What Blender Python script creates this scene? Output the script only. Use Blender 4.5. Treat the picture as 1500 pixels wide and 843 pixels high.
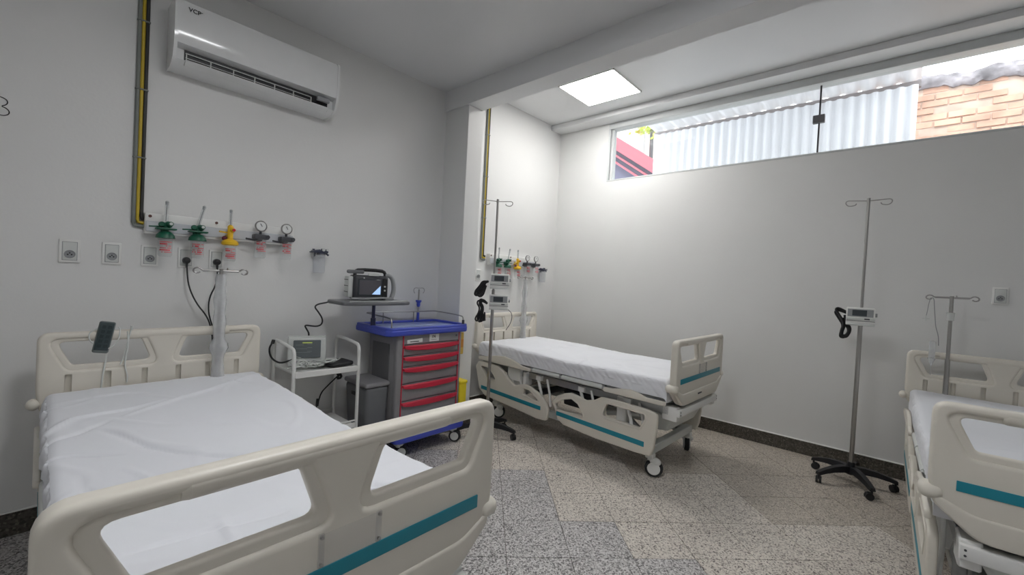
import bpy, bmesh, math, random
from mathutils import Vector, Matrix, noise
random.seed(7)
for o in list(bpy.data.objects): bpy.data.objects.remove(o)
S = bpy.context.scene
COL = S.collection
PI = math.pi
CAMF = 620.425          # focal length in pixels of the 1500 px wide frame
CAMR, CAMU, CAMV = [0.743125, 0.667192, 0.051197], [-0.050824, -0.020012, 0.998507], [-0.66722, 0.744617, -0.019037]

# ------------------------------------------------------------------ camera
cd = bpy.data.cameras.new('camera'); cam = bpy.data.objects.new('camera', cd); COL.objects.link(cam)
S.camera = cam
cd.sensor_width = 36; cd.lens = CAMF*36/1500; cd.clip_start = .02; cd.clip_end = 100
R_, U_, F_ = Vector(CAMR), Vector(CAMU), Vector(CAMV)
M = Matrix((R_, U_, -F_)).transposed().to_4x4(); M.translation = (0, 0, 1.4); cam.matrix_world = M

# ------------------------------------------------------------------ world, lamps, exposure
W = bpy.data.worlds.new('sky'); S.world = W; W.use_nodes = True
bg = W.node_tree.nodes['Background']; bg.inputs[0].default_value = (.93, .965, 1, 1); bg.inputs[1].default_value = 3.0
sd = bpy.data.lights.new('sun', 'SUN'); sd.energy = 2.3; sd.angle = .02; sd.color = (1, .96, .9)
sun = bpy.data.objects.new('sun', sd); COL.objects.link(sun); sun.rotation_euler = (math.radians(38), 0, math.radians(-25))
PANEL_ALCOVE, PANEL_MAIN = 22.0, 22.0
S.view_settings.view_transform = 'Standard'; S.view_settings.look = 'None'
S.view_settings.gamma = 1; S.view_settings.exposure = 0.22; S.view_settings.use_curve_mapping = False

# ------------------------------------------------------------------ materials
def mat(name, col, rough=.5, metal=0, noise_amt=0, scale=8, bump=0, bscale=40, emit=None, es=0, alpha=None, coat=0, spec=None, stretch=None):
    m = bpy.data.materials.new(name); m.use_nodes = True
    nt = m.node_tree; N = nt.nodes; L = nt.links; b = N['Principled BSDF']
    c = (*col, 1) if len(col) == 3 else col
    b.inputs['Base Color'].default_value = c; b.inputs['Roughness'].default_value = rough; b.inputs['Metallic'].default_value = metal
    if coat: b.inputs['Coat Weight'].default_value = coat
    if spec is not None: b.inputs['Specular IOR Level'].default_value = spec
    tc = N.new('ShaderNodeTexCoord'); src = tc.outputs['Object']
    if stretch:
        mp = N.new('ShaderNodeMapping'); mp.inputs['Scale'].default_value = stretch; L.new(src, mp.inputs[0]); src = mp.outputs[0]
    if noise_amt or not bump:
        n = N.new('ShaderNodeTexNoise'); n.inputs['Scale'].default_value = scale; n.inputs['Detail'].default_value = 4; L.new(src, n.inputs['Vector'])
        r = N.new('ShaderNodeValToRGB'); a = noise_amt or .02
        r.color_ramp.elements[0].position = .3; r.color_ramp.elements[1].position = .7
        r.color_ramp.elements[0].color = (*[x*(1-a) for x in c[:3]], 1); r.color_ramp.elements[1].color = (*[min(1, x*(1+a)) for x in c[:3]], 1)
        L.new(n.outputs['Fac'], r.inputs[0]); L.new(r.outputs[0], b.inputs['Base Color'])
    if bump:
        n2 = N.new('ShaderNodeTexNoise'); n2.inputs['Scale'].default_value = bscale; n2.inputs['Detail'].default_value = 3; L.new(src, n2.inputs['Vector'])
        bp = N.new('ShaderNodeBump'); bp.inputs['Strength'].default_value = bump; bp.inputs['Distance'].default_value = .01
        L.new(n2.outputs['Fac'], bp.inputs['Height']); L.new(bp.outputs[0], b.inputs['Normal'])
    if emit: b.inputs['Emission Color'].default_value = (*emit, 1); b.inputs['Emission Strength'].default_value = es
    return m

def clear(name, tint=(1, 1, 1), amount=.12, rough=.05):
    """thin clear plastic or glass: see-through with a glossy film"""
    m = bpy.data.materials.new(name); m.use_nodes = True; nt = m.node_tree; N = nt.nodes; L = nt.links
    for n in list(N): N.remove(n)
    out = N.new('ShaderNodeOutputMaterial'); mx = N.new('ShaderNodeMixShader'); tr = N.new('ShaderNodeBsdfTransparent'); pr = N.new('ShaderNodeBsdfPrincipled')
    tr.inputs[0].default_value = (*tint, 1); pr.inputs['Base Color'].default_value = (*[t*.9 for t in tint], 1); pr.inputs['Roughness'].default_value = rough
    tc = N.new('ShaderNodeTexCoord'); ns = N.new('ShaderNodeTexNoise'); ns.inputs['Scale'].default_value = 25; L.new(tc.outputs['Object'], ns.inputs['Vector'])
    mr = N.new('ShaderNodeMapRange'); mr.inputs[3].default_value = amount*.8; mr.inputs[4].default_value = amount*1.2; L.new(ns.outputs['Fac'], mr.inputs[0])
    L.new(mr.outputs[0], mx.inputs[0]); L.new(tr.outputs[0], mx.inputs[1]); L.new(pr.outputs[0], mx.inputs[2]); L.new(mx.outputs[0], out.inputs[0])
    return m

def terrazzo(name, base, chips, scale=170, rough=.42, tint=.06):
    m = bpy.data.materials.new(name); m.use_nodes = True; nt = m.node_tree; N = nt.nodes; L = nt.links; b = N['Principled BSDF']
    g = N.new('ShaderNodeNewGeometry'); v = N.new('ShaderNodeTexVoronoi'); v.inputs['Scale'].default_value = scale
    dn = N.new('ShaderNodeTexNoise'); dn.inputs['Scale'].default_value = scale*.8; L.new(g.outputs['Position'], dn.inputs['Vector'])
    ad = N.new('ShaderNodeVectorMath'); ad.operation = 'MULTIPLY_ADD'; ad.inputs[1].default_value = (.006,)*3
    L.new(dn.outputs['Color'], ad.inputs[0]); L.new(g.outputs['Position'], ad.inputs[2]); L.new(ad.outputs[0], v.inputs['Vector'])
    s = N.new('ShaderNodeSeparateColor'); L.new(v.outputs['Color'], s.inputs[0])
    r = N.new('ShaderNodeValToRGB'); r.color_ramp.interpolation = 'CONSTANT'
    e = r.color_ramp.elements; e[0].position = 0; e[0].color = (*base, 1); e[1].position = chips[0][0]; e[1].color = (*chips[0][1], 1)
    for pos, c in chips[1:]:
        x = e.new(pos); x.color = (*c, 1)
    L.new(s.outputs[0], r.inputs[0])
    n = N.new('ShaderNodeTexNoise'); n.inputs['Scale'].default_value = 3.2; n.inputs['Detail'].default_value = 5; L.new(g.outputs['Position'], n.inputs['Vector'])
    mr = N.new('ShaderNodeMapRange'); mr.inputs[1].default_value = .3; mr.inputs[2].default_value = .7; mr.inputs[3].default_value = 1-tint; mr.inputs[4].default_value = 1+tint; L.new(n.outputs['Fac'], mr.inputs[0])
    mm = N.new('ShaderNodeVectorMath'); mm.operation = 'SCALE'; L.new(r.outputs[0], mm.inputs[0]); L.new(mr.outputs[0], mm.inputs['Scale'])
    L.new(mm.outputs[0], b.inputs['Base Color']); b.inputs['Roughness'].default_value = rough
    return m

wall_m = mat('wall_paint', (.76, .76, .75), .5, noise_amt=.015, scale=2, bump=.05, bscale=60)
ceil_m = mat('ceiling_paint', (.76, .765, .77), .33, noise_amt=.012, scale=2, bump=.03, bscale=5)
lip_m = mat('skirting_ledge', (.9, .9, .88), .5)
cream = mat('cream_plastic', (.735, .695, .615), .38, noise_amt=.015, scale=5)
cream_dark = mat('cream_recess', (.5, .47, .38), .5)
white_pl = mat('white_plastic', (.8, .8, .78), .35)
offwhite = mat('offwhite_plastic', (.66, .68, .66), .4)
sheet_m = mat('white_sheet', (.80, .81, .85), .75, noise_amt=.01, scale=3, bump=.12, bscale=14)
teal = mat('teal_stripe', (.01, .24, .32), .4)
steel = mat('polished_steel', (.42, .41, .40), .3, 1)
grey_metal = mat('grey_metal', (.42, .43, .43), .4, .6)
dark_m = mat('dark_mechanism', (.06, .062, .07), .5)
black = mat('black_plastic', (.012, .012, .014), .45)
rubber = mat('black_rubber', (.02, .02, .022), .7)
grey_cart = mat('grey_cart_plastic', (.27, .265, .275), .45, noise_amt=.03, scale=30)
grey_cart_d = mat('dark_grey_cart_plastic', (.14, .14, .15), .5)
grey_pl = mat('grey_plastic', (.3, .31, .32), .45)
blue = mat('blue_plastic', (.055, .085, .5), .35)
red = mat('red_plastic', (.60, .025, .06), .35)
red_print = mat('red_print', (.72, .06, .08), .6)
green = mat('green_plastic', (.008, .1, .055), .4)
yellow = mat('yellow_plastic', (.85, .52, .02), .4)
lemon = mat('bright_yellow_plastic', (.85, .68, .03), .45)
granite = terrazzo('granite_skirting', (.07, .062, .05), [(.45, (.1, .09, .075)), (.7, (.04, .036, .03)), (.9, (.16, .145, .12))], 120, .35)
tz_light = terrazzo('light_terrazzo', (.66, .605, .545), [(.4, (.75, .70, .63)), (.66, (.49, .44, .39)), (.80, (.30, .265, .235)), (.92, (.12, .10, .09))], 165)
tz_grey = terrazzo('grey_terrazzo', (.56, .54, .53), [(.3, (.30, .285, .28)), (.5, (.68, .66, .65)), (.66, (.14, .13, .13)), (.84, (.45, .43, .42))], 150)
tz_brown = terrazzo('brown_terrazzo', (.52, .465, .40), [(.35, (.37, .325, .275)), (.6, (.62, .56, .49)), (.78, (.19, .165, .14)), (.9, (.44, .39, .34))], 170)
grout = mat('grout', (.11, .095, .08), .9)
glass_m = clear('window_glass', (.97, .99, .99), .045, .03)
holder_m = clear('clear_card_holder', (.97, .97, .97), .10, .12)
jar_thick = clear('thick_clear_plastic', (.93, .94, .96), .26, .12)
jar_m = clear('clear_plastic', (.955, .965, .97), .11, .12)
wrap_m = clear('plastic_wrap', (.93, .94, .95), .4, .2)
frame_m = mat('white_aluminium', (.62, .64, .64), .4)
screen_off = mat('dark_screen', (.05, .06, .07), .12)
screen_grey = mat('grey_display', (.13, .15, .16), .2)
screen_blue = mat('lit_screen', (.1, .2, .4), .2, emit=(.45, .66, 1), es=.75)
lamp_m = mat('lamp_diffuser', (1, 1, 1), .5, emit=(1, .985, .96), es=PANEL_ALCOVE)
lamp_m2 = mat('lamp_diffuser_main', (1, 1, 1), .5, emit=(.975, .985, 1), es=PANEL_MAIN)
fill_m3 = mat('fill_diffuser_rear', (1, 1, 1), .5, emit=(.975, .985, 1), es=8.0)
duct_grey = mat('grey_conduit', (.2, .215, .2), .5)
duct_yellow = mat('yellow_pipe', (.55, .4, .03), .45)
paper = mat('paper_label', (.8, .81, .8), .7)
ac_m = mat('air_conditioner_white', (.80, .81, .81), .16, coat=.3)
metal_sheet = mat('white_corrugated_metal', (.82, .83, .87), .5, noise_amt=.03, scale=3)
roof_m = mat('translucent_roof_sheet', (.85, .85, .87), .5)
_n = roof_m.node_tree; _t = _n.nodes.new('ShaderNodeBsdfTranslucent'); _x = _n.nodes.new('ShaderNodeMixShader'); _t.inputs[0].default_value = (.9, .9, .92, 1); _x.inputs[0].default_value = .22
_n.links.new(_n.nodes['Principled BSDF'].outputs[0], _x.inputs[1]); _n.links.new(_t.outputs[0], _x.inputs[2]); _n.links.new(_x.outputs[0], _n.nodes['Material Output'].inputs[0])
brick_m = mat('red_brick', (.60, .37, .28), .85, noise_amt=.32, scale=3.6, bump=.3, bscale=20)
mortar_m = mat('mortar', (.56, .43, .36), .95, noise_amt=.2, scale=5)
coping_m = mat('weathered_coping', (.30, .28, .30), .9, noise_amt=.5, scale=7)
redroof = mat('red_fascia', (.55, .08, .11), .6)
beige_wall = mat('beige_render', (.75, .68, .6), .9, noise_amt=.08, scale=1)
infill_m = mat('dark_eaves', (.1, .1, .16), .8)  # dark navy infill wall below the red fascia
leaf_m = mat('yellow_green_leaves', (.42, .55, .08), .6)
ground_m = mat('outdoor_concrete', (.4, .38, .35), .9, noise_amt=.2)

# ------------------------------------------------------------------ geometry helpers
TINY = {'screws', 'bolts', 'vents', 'knobs', 'buttons', 'traces', 'holes', 'print', 'vanes', 'hooks', 'scale', 'label_print', 'sign_print', 'logo', 'leads', 'status_line', 'needle'}
SPLIT = {'rail_arm', 'deck_lip', 'control_box', 'hinge', 'side_tube', 'lifting_arm', 'actuator', 'clip', 'wheel_pair', 'cap', 'platform_rim', 'rim'}
class MB:
    def __init__(s): s.bm = bmesh.new()
    def box(s, lo, hi, bev=0, seg=2, rot=None):
        lo = Vector(lo); hi = Vector(hi); c = (lo+hi)/2; d = hi-lo
        b2 = bmesh.new(); bmesh.ops.create_cube(b2, size=1)
        for v in b2.verts: v.co = Vector((v.co.x*d.x, v.co.y*d.y, v.co.z*d.z))
        if bev: bmesh.ops.bevel(b2, geom=b2.edges[:], offset=min(bev, min(d)*.49), segments=seg, profile=.5, affect='EDGES')
        T = Matrix.Translation(c) @ (rot.to_4x4() if rot else Matrix())
        return s.join(b2, T)
    def join(s, b2, T=None):
        if T is not None: bmesh.ops.transform(b2, matrix=T, verts=b2.verts[:])
        me = bpy.data.meshes.new('t'); b2.to_mesh(me); b2.free(); s.bm.from_mesh(me); bpy.data.meshes.remove(me); return s
    def cyl(s, a, b, r, r2=None, seg=16, caps=True):
        a = Vector(a); b = Vector(b); d = b-a; b2 = bmesh.new()
        bmesh.ops.create_cone(b2, cap_ends=caps, segments=seg, radius1=r, radius2=r if r2 is None else r2, depth=d.length)
        return s.join(b2, Matrix.Translation((a+b)/2) @ d.to_track_quat('Z', 'Y').to_matrix().to_4x4())
    def sph(s, c, r, sc=(1, 1, 1), seg=14):
        b2 = bmesh.new(); bmesh.ops.create_uvsphere(b2, u_segments=seg, v_segments=seg//2+2, radius=r)
        return s.join(b2, Matrix.Translation(c) @ Matrix.Diagonal((*sc, 1)))
    def lathe(s, prof, c=(0, 0, 0), seg=20, axis=None):
        b2 = bmesh.new(); rings = []
        for r, z in prof:
            rings.append([b2.verts.new((max(r, 1e-4)*math.cos(2*PI*k/seg), max(r, 1e-4)*math.sin(2*PI*k/seg), z)) for k in range(seg)])
        for A, B in zip(rings, rings[1:]):
            for k in range(seg): b2.faces.new((A[k], A[(k+1) % seg], B[(k+1) % seg], B[k]))
        b2.faces.new(rings[0][::-1]); b2.faces.new(rings[-1])
        T = Matrix.Translation(c)
        if axis: T = T @ Vector(axis).to_track_quat('Z', 'Y').to_matrix().to_4x4()
        return s.join(b2, T)
    def tube(s, pts, r, seg=8, smooth=0, cyc=False):
        P = [Vector(p) for p in pts]
        for _ in range(smooth):
            Q = [] if cyc else [P[0]]
            n = len(P)
            for i in range(n if cyc else n-1):
                a, b = P[i], P[(i+1) % n]; Q += [a*.75+b*.25, a*.25+b*.75]
            if not cyc: Q.append(P[-1])
            P = Q
        rings = []; up = None; n = len(P)
        for i, p in enumerate(P):
            if cyc: t = P[(i+1) % n]-P[i-1]
            else: t = P[min(i+1, n-1)]-P[max(i-1, 0)]
            if t.length < 1e-9: t = Vector((0, 0, 1))
            t.normalize()
            if up is None: up = Vector((0, 0, 1)) if abs(t.z) < .9 else Vector((1, 0, 0))
            x = t.cross(up)
            if x.length < 1e-4: x = t.orthogonal()
            x.normalize(); up = x.cross(t)
            rings.append([s.bm.verts.new(p+(x*math.cos(2*PI*k/seg)+up*math.sin(2*PI*k/seg))*r) for k in range(seg)])
        m = n if cyc else n-1
        for i in range(m):
            A, B = rings[i], rings[(i+1) % n]
            for k in range(seg): s.bm.faces.new((A[k], A[(k+1) % seg], B[(k+1) % seg], B[k]))
        if not cyc: s.bm.faces.new(rings[0][::-1]); s.bm.faces.new(rings[-1])
        return s
    def plate(s, outlines, thick, bev, frame, res=3):
        """flat shape with holes, rounded rim; frame maps (x,y,depth) to local space"""
        cu = bpy.data.curves.new('t', 'CURVE'); cu.dimensions = '2D'; cu.fill_mode = 'BOTH'
        cu.bevel_depth = bev; cu.bevel_resolution = res; cu.extrude = max(0, thick/2-bev); cu.offset = -bev
        for pts in outlines:
            sp = cu.splines.new('POLY'); sp.points.add(len(pts)-1)
            for q, (x, y) in zip(sp.points, pts): q.co = (x, y, 0, 1)
            sp.use_cyclic_u = True
        ob = bpy.data.objects.new('t', cu); COL.objects.link(ob)
        dg = bpy.context.evaluated_depsgraph_get(); dg.update()
        me = bpy.data.meshes.new_from_object(ob.evaluated_get(dg))
        b2 = bmesh.new(); b2.from_mesh(me)
        bmesh.ops.remove_doubles(b2, verts=b2.verts[:], dist=1e-5)
        bpy.data.objects.remove(ob); bpy.data.curves.remove(cu); bpy.data.meshes.remove(me)
        return s.join(b2, frame)
    def text(s, body, size, frame, depth=.0008):
        cu = bpy.data.curves.new('t', 'FONT'); cu.body = body; cu.size = size; cu.extrude = depth; cu.align_x = 'CENTER'; cu.align_y = 'CENTER'; cu.offset = size*.015
        ob = bpy.data.objects.new('t', cu); COL.objects.link(ob)
        dg = bpy.context.evaluated_depsgraph_get(); dg.update()
        me = bpy.data.meshes.new_from_object(ob.evaluated_get(dg)); b2 = bmesh.new(); b2.from_mesh(me)
        bpy.data.objects.remove(ob); bpy.data.curves.remove(cu); bpy.data.meshes.remove(me)
        return s.join(b2, frame)
    def build(s, name, m, parent=None, ang=38, label=None, kind=None):
        bmesh.ops.recalc_face_normals(s.bm, faces=s.bm.faces[:])
        if name in TINY: kind = 'stuff'
        if name in SPLIT:                    # every loose piece becomes a part of its own
            s.bm.verts.ensure_lookup_table(); seen = set(); groups = []
            for v in s.bm.verts:
                if v in seen: continue
                st = [v]; seen.add(v); g = []
                while st:
                    w = st.pop(); g.append(w)
                    for e_ in w.link_edges:
                        o_ = e_.other_vert(w)
                        if o_ not in seen: seen.add(o_); st.append(o_)
                groups.append(g)
            if len(groups) > 1:
                out = None
                for g in groups:
                    n_ = MB(); mp = {v: n_.bm.verts.new(v.co) for v in g}
                    for f_ in {f_ for v in g for f_ in v.link_faces}: n_.bm.faces.new([mp[v] for v in f_.verts])
                    SPLIT.discard(name); o_ = n_.build(name, m, parent, ang, label, kind); SPLIT.add(name); out = out or o_
                s.bm.free(); return out
        me = bpy.data.meshes.new(name); s.bm.to_mesh(me); s.bm.free()
        for p in me.polygons: p.use_smooth = True
        me.set_sharp_from_angle(angle=math.radians(ang))
        me.materials.append(m)
        o = bpy.data.objects.new(name, me); COL.objects.link(o)
        if parent: o.parent = parent
        if label: o['label'] = label
        if kind: o['kind'] = kind
        return o

def tag(o, label, cat, group=None):
    o['label'] = label; o['category'] = cat
    if group: o['group'] = group
    return o
def thing(name, label, cat, loc=(0, 0, 0), rz=0, group=None):
    o = bpy.data.objects.new(name, None); COL.objects.link(o); o.empty_display_size = .1
    o.location = loc; o.rotation_euler = (0, 0, rz); return tag(o, label, cat, group)
def struct(name, mb, m, parent=None):
    o = mb.build(name, m, parent)
    if parent is None: o['kind'] = 'structure'
    return o
def dup(o, parent=None):
    c = o.copy(); COL.objects.link(c); c.parent = parent
    for ch in list(o.children): dup(ch, c)
    return c
def rpoly(pts, r, seg=5):
    """round the corners of a polygon; r one number or one per corner"""
    out = []; n = len(pts)
    for i in range(n):
        rr = r[i] if isinstance(r, (list, tuple)) else r
        p = Vector(pts[i]); a = Vector(pts[i-1])-p; b = Vector(pts[(i+1) % n])-p
        if rr <= 0: out.append(tuple(p)); continue
        la, lb = a.length, b.length; a.normalize(); b.normalize()
        th = a.angle(b); d = min(rr/math.tan(th/2) if th > .01 else 0, la*.48, lb*.48)
        A = p+a*d; B = p+b*d
        for k in range(seg+1):
            t = k/seg; out.append(tuple(A*(1-t)**2+p*2*t*(1-t)+B*t*t))
    return out
def grow(pts, d):
    """offset a polygon outward by d"""
    n = len(pts); area = sum(pts[i][0]*pts[(i+1) % n][1]-pts[(i+1) % n][0]*pts[i][1] for i in range(n)); sg = 1 if area > 0 else -1
    out = []
    for i in range(n):
        p = Vector(pts[i]); a = (p-Vector(pts[i-1])).normalized(); b = (Vector(pts[(i+1) % n])-p).normalized()
        na = Vector((a.y, -a.x))*sg; nb = Vector((b.y, -b.x))*sg; m = (na+nb); m = m/max(m.length, .3)
        out.append(tuple(p+m*d/max(.4, m.normalized().dot(na))))
    return out
def FR(origin, ex, ey, ez):
    m = Matrix((Vector(ex), Vector(ey), Vector(ez))).transposed().to_4x4(); m.translation = origin; return m

# ------------------------------------------------------------------ the room
XL, XA, YF, XR, YB = -3.2, -3.31, 4.497, 2.3, -1.9
ZM, ZA = 3.115, 3.371
struct('wall_left', MB().box((XL-.2, YB, 0), (XL, 2.52, ZM)), wall_m)
struct('wall_alcove', MB().box((XA-.15, 2.70, 0), (XA, YF, ZA)), wall_m)
struct('trim_1', MB().box((XL-.2, 2.52, 0), (-2.88, 2.70, 2.935), .003, 1), wall_m)       # projecting pier
struct('trim_2', MB().box((XL-.2, 2.50, 2.935), (XR, 2.69, 3.55), .003, 1), ceil_m)        # beam across the room
WX0, WX1, WZ0, WZ1 = -2.605, 1.50, 2.635, 3.311
b = MB(); b.box((XA-.15, YF, 0), (XR+.15, YF+.15, WZ0)); b.box((XA-.15, YF, WZ1), (XR+.15, YF+.15, 3.55))
b.box((XA-.15, YF, WZ0), (WX0, YF+.15, WZ1)); b.box((WX1, YF, WZ0), (XR+.15, YF+.15, WZ1)); struct('wall_far', b, wall_m)
struct('wall_right', MB().box((XR, YB, 0), (XR+.15, YF, 3.5)), wall_m)
struct('wall_back', MB().box((XL-.2, YB-.15, 0), (XR+.15, YB, ZM+.2)), wall_m)
struct('ceiling', MB().box((XL-.2, YB-.15, ZM), (XR+.15, 2.50, ZM+.2)), ceil_m)
b = MB(); b.box((XA-.15, 2.69, ZA), (XR+.15, YF+.15, ZA+.18)); struct('ceiling_alcove', b, ceil_m)
struct('trim_3', MB().box((XA, 4.29, WZ1+.001), (XR, YF-.001, ZA-.0005), .004, 1), ceil_m)                # low drop along the window wall
for nm, lo, hi in (('baseboard_left', (XL, YB, 0), (XL+.012, 2.52, .116)), ('baseboard_alcove', (XA, 2.70, 0), (XA+.012, YF-.012, .116)),
                   ('baseboard_far', (XA, YF-.012, 0), (XR, YF, .116)), ('baseboard_column', (XL+.012, 2.508, 0), (-2.868, 2.712, .116)), ('baseboard_right', (XR-.012, YB, 0), (XR, YF-.012, .116))):
    o = struct(nm, MB().box(lo, hi, .002, 1), granite)
    l = Vector(lo); h = Vector(hi); l.z = .116; h.z = .124
    if 'column' not in nm: MB().box(l, h, .002, 1).build('ledge', lip_m, o)

# floor: recessed grout bed and one slab per tile, laid diagonally
floor = struct('floor', MB().box((XL-.2, YB-.15, -.12), (XR+.15, YF+.15, -.004)), grout)
T = .32807; TH = math.radians(45.41); TO = Vector((-1.6101, 1.8283))
ei = Vector((math.cos(TH), math.sin(TH))); ej = Vector((-math.sin(TH), math.cos(TH)))
def clip(poly, ax, lim, sgn):
    out = []
    for i in range(len(poly)):
        a, b = poly[i], poly[(i+1) % len(poly)]; da = (a[ax]-lim)*sgn; db = (b[ax]-lim)*sgn
        if da <= 0: out.append(a)
        if (da < 0 < db) or (db < 0 < da): t = da/(da-db); out.append(a.lerp(b, t))
    return out
def inview(p):
    d = Vector((p[0], p[1], 0))-Vector((0, 0, 1.4)); z = d.dot(F_)
    if z < .1: return 0
    x = 750+CAMF*d.dot(R_)/z; y = 421.5-CAMF*d.dot(U_)/z
    return -60 < x < 1560 and 350 < y < 960
far_tiles = MB(); tilemesh = {}; ntile = 0
for i in range(-16, 18):
    for j in range(-16, 18):
        c = TO+ei*T*(i+.5)+ej*T*(j+.5); h = T/2-.0016
        poly = [c+ei*(sx*h)+ej*(sy*h) for sx, sy in ((-1, -1), (1, -1), (1, 1), (-1, 1))]
        x0 = XL if c.y < 2.6 else XA
        cut = poly
        for ax, lim, sg in ((0, x0, -1), (0, XR, 1), (1, YB, -1), (1, YF, 1)): cut = clip(cut, ax, lim, sg)
        if len(cut) < 3: continue
        s_ = i+j
        kind = tz_grey if s_ < 1 else tz_light if s_ <= 4 else tz_brown
        if (i, j) == (0, 1): kind = tz_grey
        if (i, j) in ((4, 1), (6, -1), (5, 0)): kind = tz_light if (i, j) != (5, 0) else tz_brown
        full = cut == poly
        see = inview(c)
        if see and ntile < 300:
            key = kind.name
            if full and key in tilemesh: me = tilemesh[key]
            else:
                bm = bmesh.new(); loc = [q-c for q in cut]
                top = [bm.verts.new((*q, 0)) for q in loc]; bot = [bm.verts.new((*q, -.0045)) for q in loc]
                bm.faces.new(top); n = len(top)
                for k in range(n): bm.faces.new((bot[k], bot[(k+1) % n], top[(k+1) % n], top[k]))
                bm.faces.new(bot[::-1]); bmesh.ops.recalc_face_normals(bm, faces=bm.faces[:])
                me = bpy.data.meshes.new('floor_tile'); bm.to_mesh(me); bm.free(); me.materials.append(kind)
                if full: tilemesh[key] = me
            o = bpy.data.objects.new('floor_tile', me); COL.objects.link(o); o.parent = floor
            o.location = (c.x, c.y, random.uniform(-.0006, .0002)); ntile += 1
        else:
            fv = [far_tiles.bm.verts.new((*q, 0)) for q in cut]; fb = [far_tiles.bm.verts.new((*q, -.0045)) for q in cut]
            far_tiles.bm.faces.new(fv); n = len(fv)
            for k in range(n): far_tiles.bm.faces.new((fb[k], fb[(k+1) % n], fv[(k+1) % n], fv[k]))
far_tiles.build('outlying_tiles', tz_grey, floor, kind='stuff')

# window: frame, two panes meeting at a dark seal, lock
win = bpy.data.objects.new('window_1', None); COL.objects.link(win); win['kind'] = 'structure'; win.location = (0, YF, 0)
MB().box((WX0, -.004, 3.243), (WX1, .13, WZ1), .004, 1).build('head_frame', frame_m, win)
MB().box((WX0, -.006, WZ0), (WX0+.022, .02, 3.243), .003, 1).box((WX0+.022, .03, WZ0), (WX0+.055, .10, 3.243), .003, 1).build('side_frame', frame_m, win)
MB().box((WX1-.04, .0, WZ0), (WX1, .1, 3.243), .003, 1).build('side_frame', frame_m, win)
MB().box((WX0, -.004, WZ0-.012), (WX1, .13, WZ0+.006), .003, 1).build('sill_frame', frame_m, win)
JX = -.555
for x0, x1, dy in ((WX0+.03, JX-.001, .06), (JX+.004, WX1-.02, .06)):
    MB().box((x0, dy, WZ0), (x1, dy+.008, 3.245)).build('pane', glass_m, win)
MB().box((JX-.004, .055, WZ0), (JX+.008, .074, 3.245)).build('seal', dark_m, win)
MB().box((JX-.045, .04, 2.915), (JX+.042, .08, 2.985), .004, 1).build('lock', grey_cart_d, win)

# ceiling light panels, the rear one an added fill
def light_panel(x0, x1, y0, y1, z, m, label):
    t = thing('ceiling_light', label, 'light', ((x0+x1)/2, (y0+y1)/2, z)); w = (x1-x0)/2; d = (y1-y0)/2
    b = MB()
    for a, c in (((-w, -d), (w, -d+.012)), ((-w, d-.012), (w, d)), ((-w, -d), (-w+.012, d)), ((w-.012, -d), (w, d))): b.box((*a, -.014), (*c, 0))
    b.build('frame', white_pl, t); MB().box((-w+.012, -d+.012, -.010), (w-.012, d-.012, -.003)).build('diffuser', m, t)
light_panel(-2.60, -1.98, 3.44, 4.02, ZA, lamp_m, 'square lit ceiling panel in the alcove beyond the beam')
light_panel(-1.15, -.55, .55, 1.15, ZM, lamp_m2, 'square ceiling panel in the main room')
light_panel(.55, 1.15, -1.35, -.75, ZM, fill_m3, 'unseen fill panel added on the ceiling behind the viewpoint')  # unseen fill panel, added to brighten the faces turned towards the camera

# handwritten-looking number on the wall
b = MB()
for yo, pts in ((-.118, [(-.045, .04), (-.03, .046), (-.008, .04), (0, .028), (-.004, .012), (-.022, .001), (-.004, -.004), (.006, -.018), (.002, -.034), (-.018, -.044), (-.04, -.036)]),):
    b.tube([(XL+.001, yo+p, 2.1+q) for p, q in pts], .0022, 6, 2)
b.build('wall_numeral', black); tag(bpy.data.objects['wall_numeral'], 'thin black numeral 3 on the left wall at the photo edge', 'number')

# ------------------------------------------------------------------ outside the window
ext_g = struct('ground', MB().box((-12, YF+.15, -.1), (8, 16, 0)), ground_m)
def corr(name, x0, x1, pitch, amp, p0, p1, m, parent=None):
    """corrugated sheet: ribs across x, swept from p0=(y,z) to p1"""
    b = MB(); n = int((x1-x0)/pitch*6); A = []; B = []
    dy, dz = p1[0]-p0[0], p1[1]-p0[1]; L = math.hypot(dy, dz); ny, nz = -dz/L, dy/L
    for th in (0, .004):
        ra = []; rb = []
        for k in range(n+1):
            x = x0+(x1-x0)*k/n; h = amp*max(-1, min(1, 1.6*math.sin(2*PI*(x-x0)/pitch)))+th
            ra.append(b.bm.verts.new((x, p0[0]+ny*h, p0[1]+nz*h))); rb.append(b.bm.verts.new((x, p1[0]+ny*h, p1[1]+nz*h)))
        A.append(ra); B.append(rb)
    for s_ in (0, 1):
        for k in range(n): b.bm.faces.new((A[s_][k], A[s_][k+1], B[s_][k+1], B[s_][k]))
    for r in (A, B):
        for k in range(n): b.bm.faces.new((r[0][k], r[0][k+1], r[1][k+1], r[1][k]))
    return b.build(name, m, parent, 60)
f = corr('metal_fence', -2.80, .10, .105, .016, (6.2, 0), (6.2, 3.70), metal_sheet); tag(f, 'tall white corrugated metal sheeting outside the window', 'fence')
f = thing('lean_to_roof', 'white corrugated roof sheet over the metal fence outside', 'roof', (0, 0, 0))
corr('roof_sheet', -2.82, .12, .165, .026, (6.32, 3.775), (4.95, 3.82), roof_m, f)
MB().box((-2.82, 6.22, 3.68), (.12, 6.27, 3.748)).build('gap_strip', mat('dark_gap', (.3, .27, .27), .8), f)  # dark strip: shade of the gap between fence top and roof, put into colour
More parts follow.
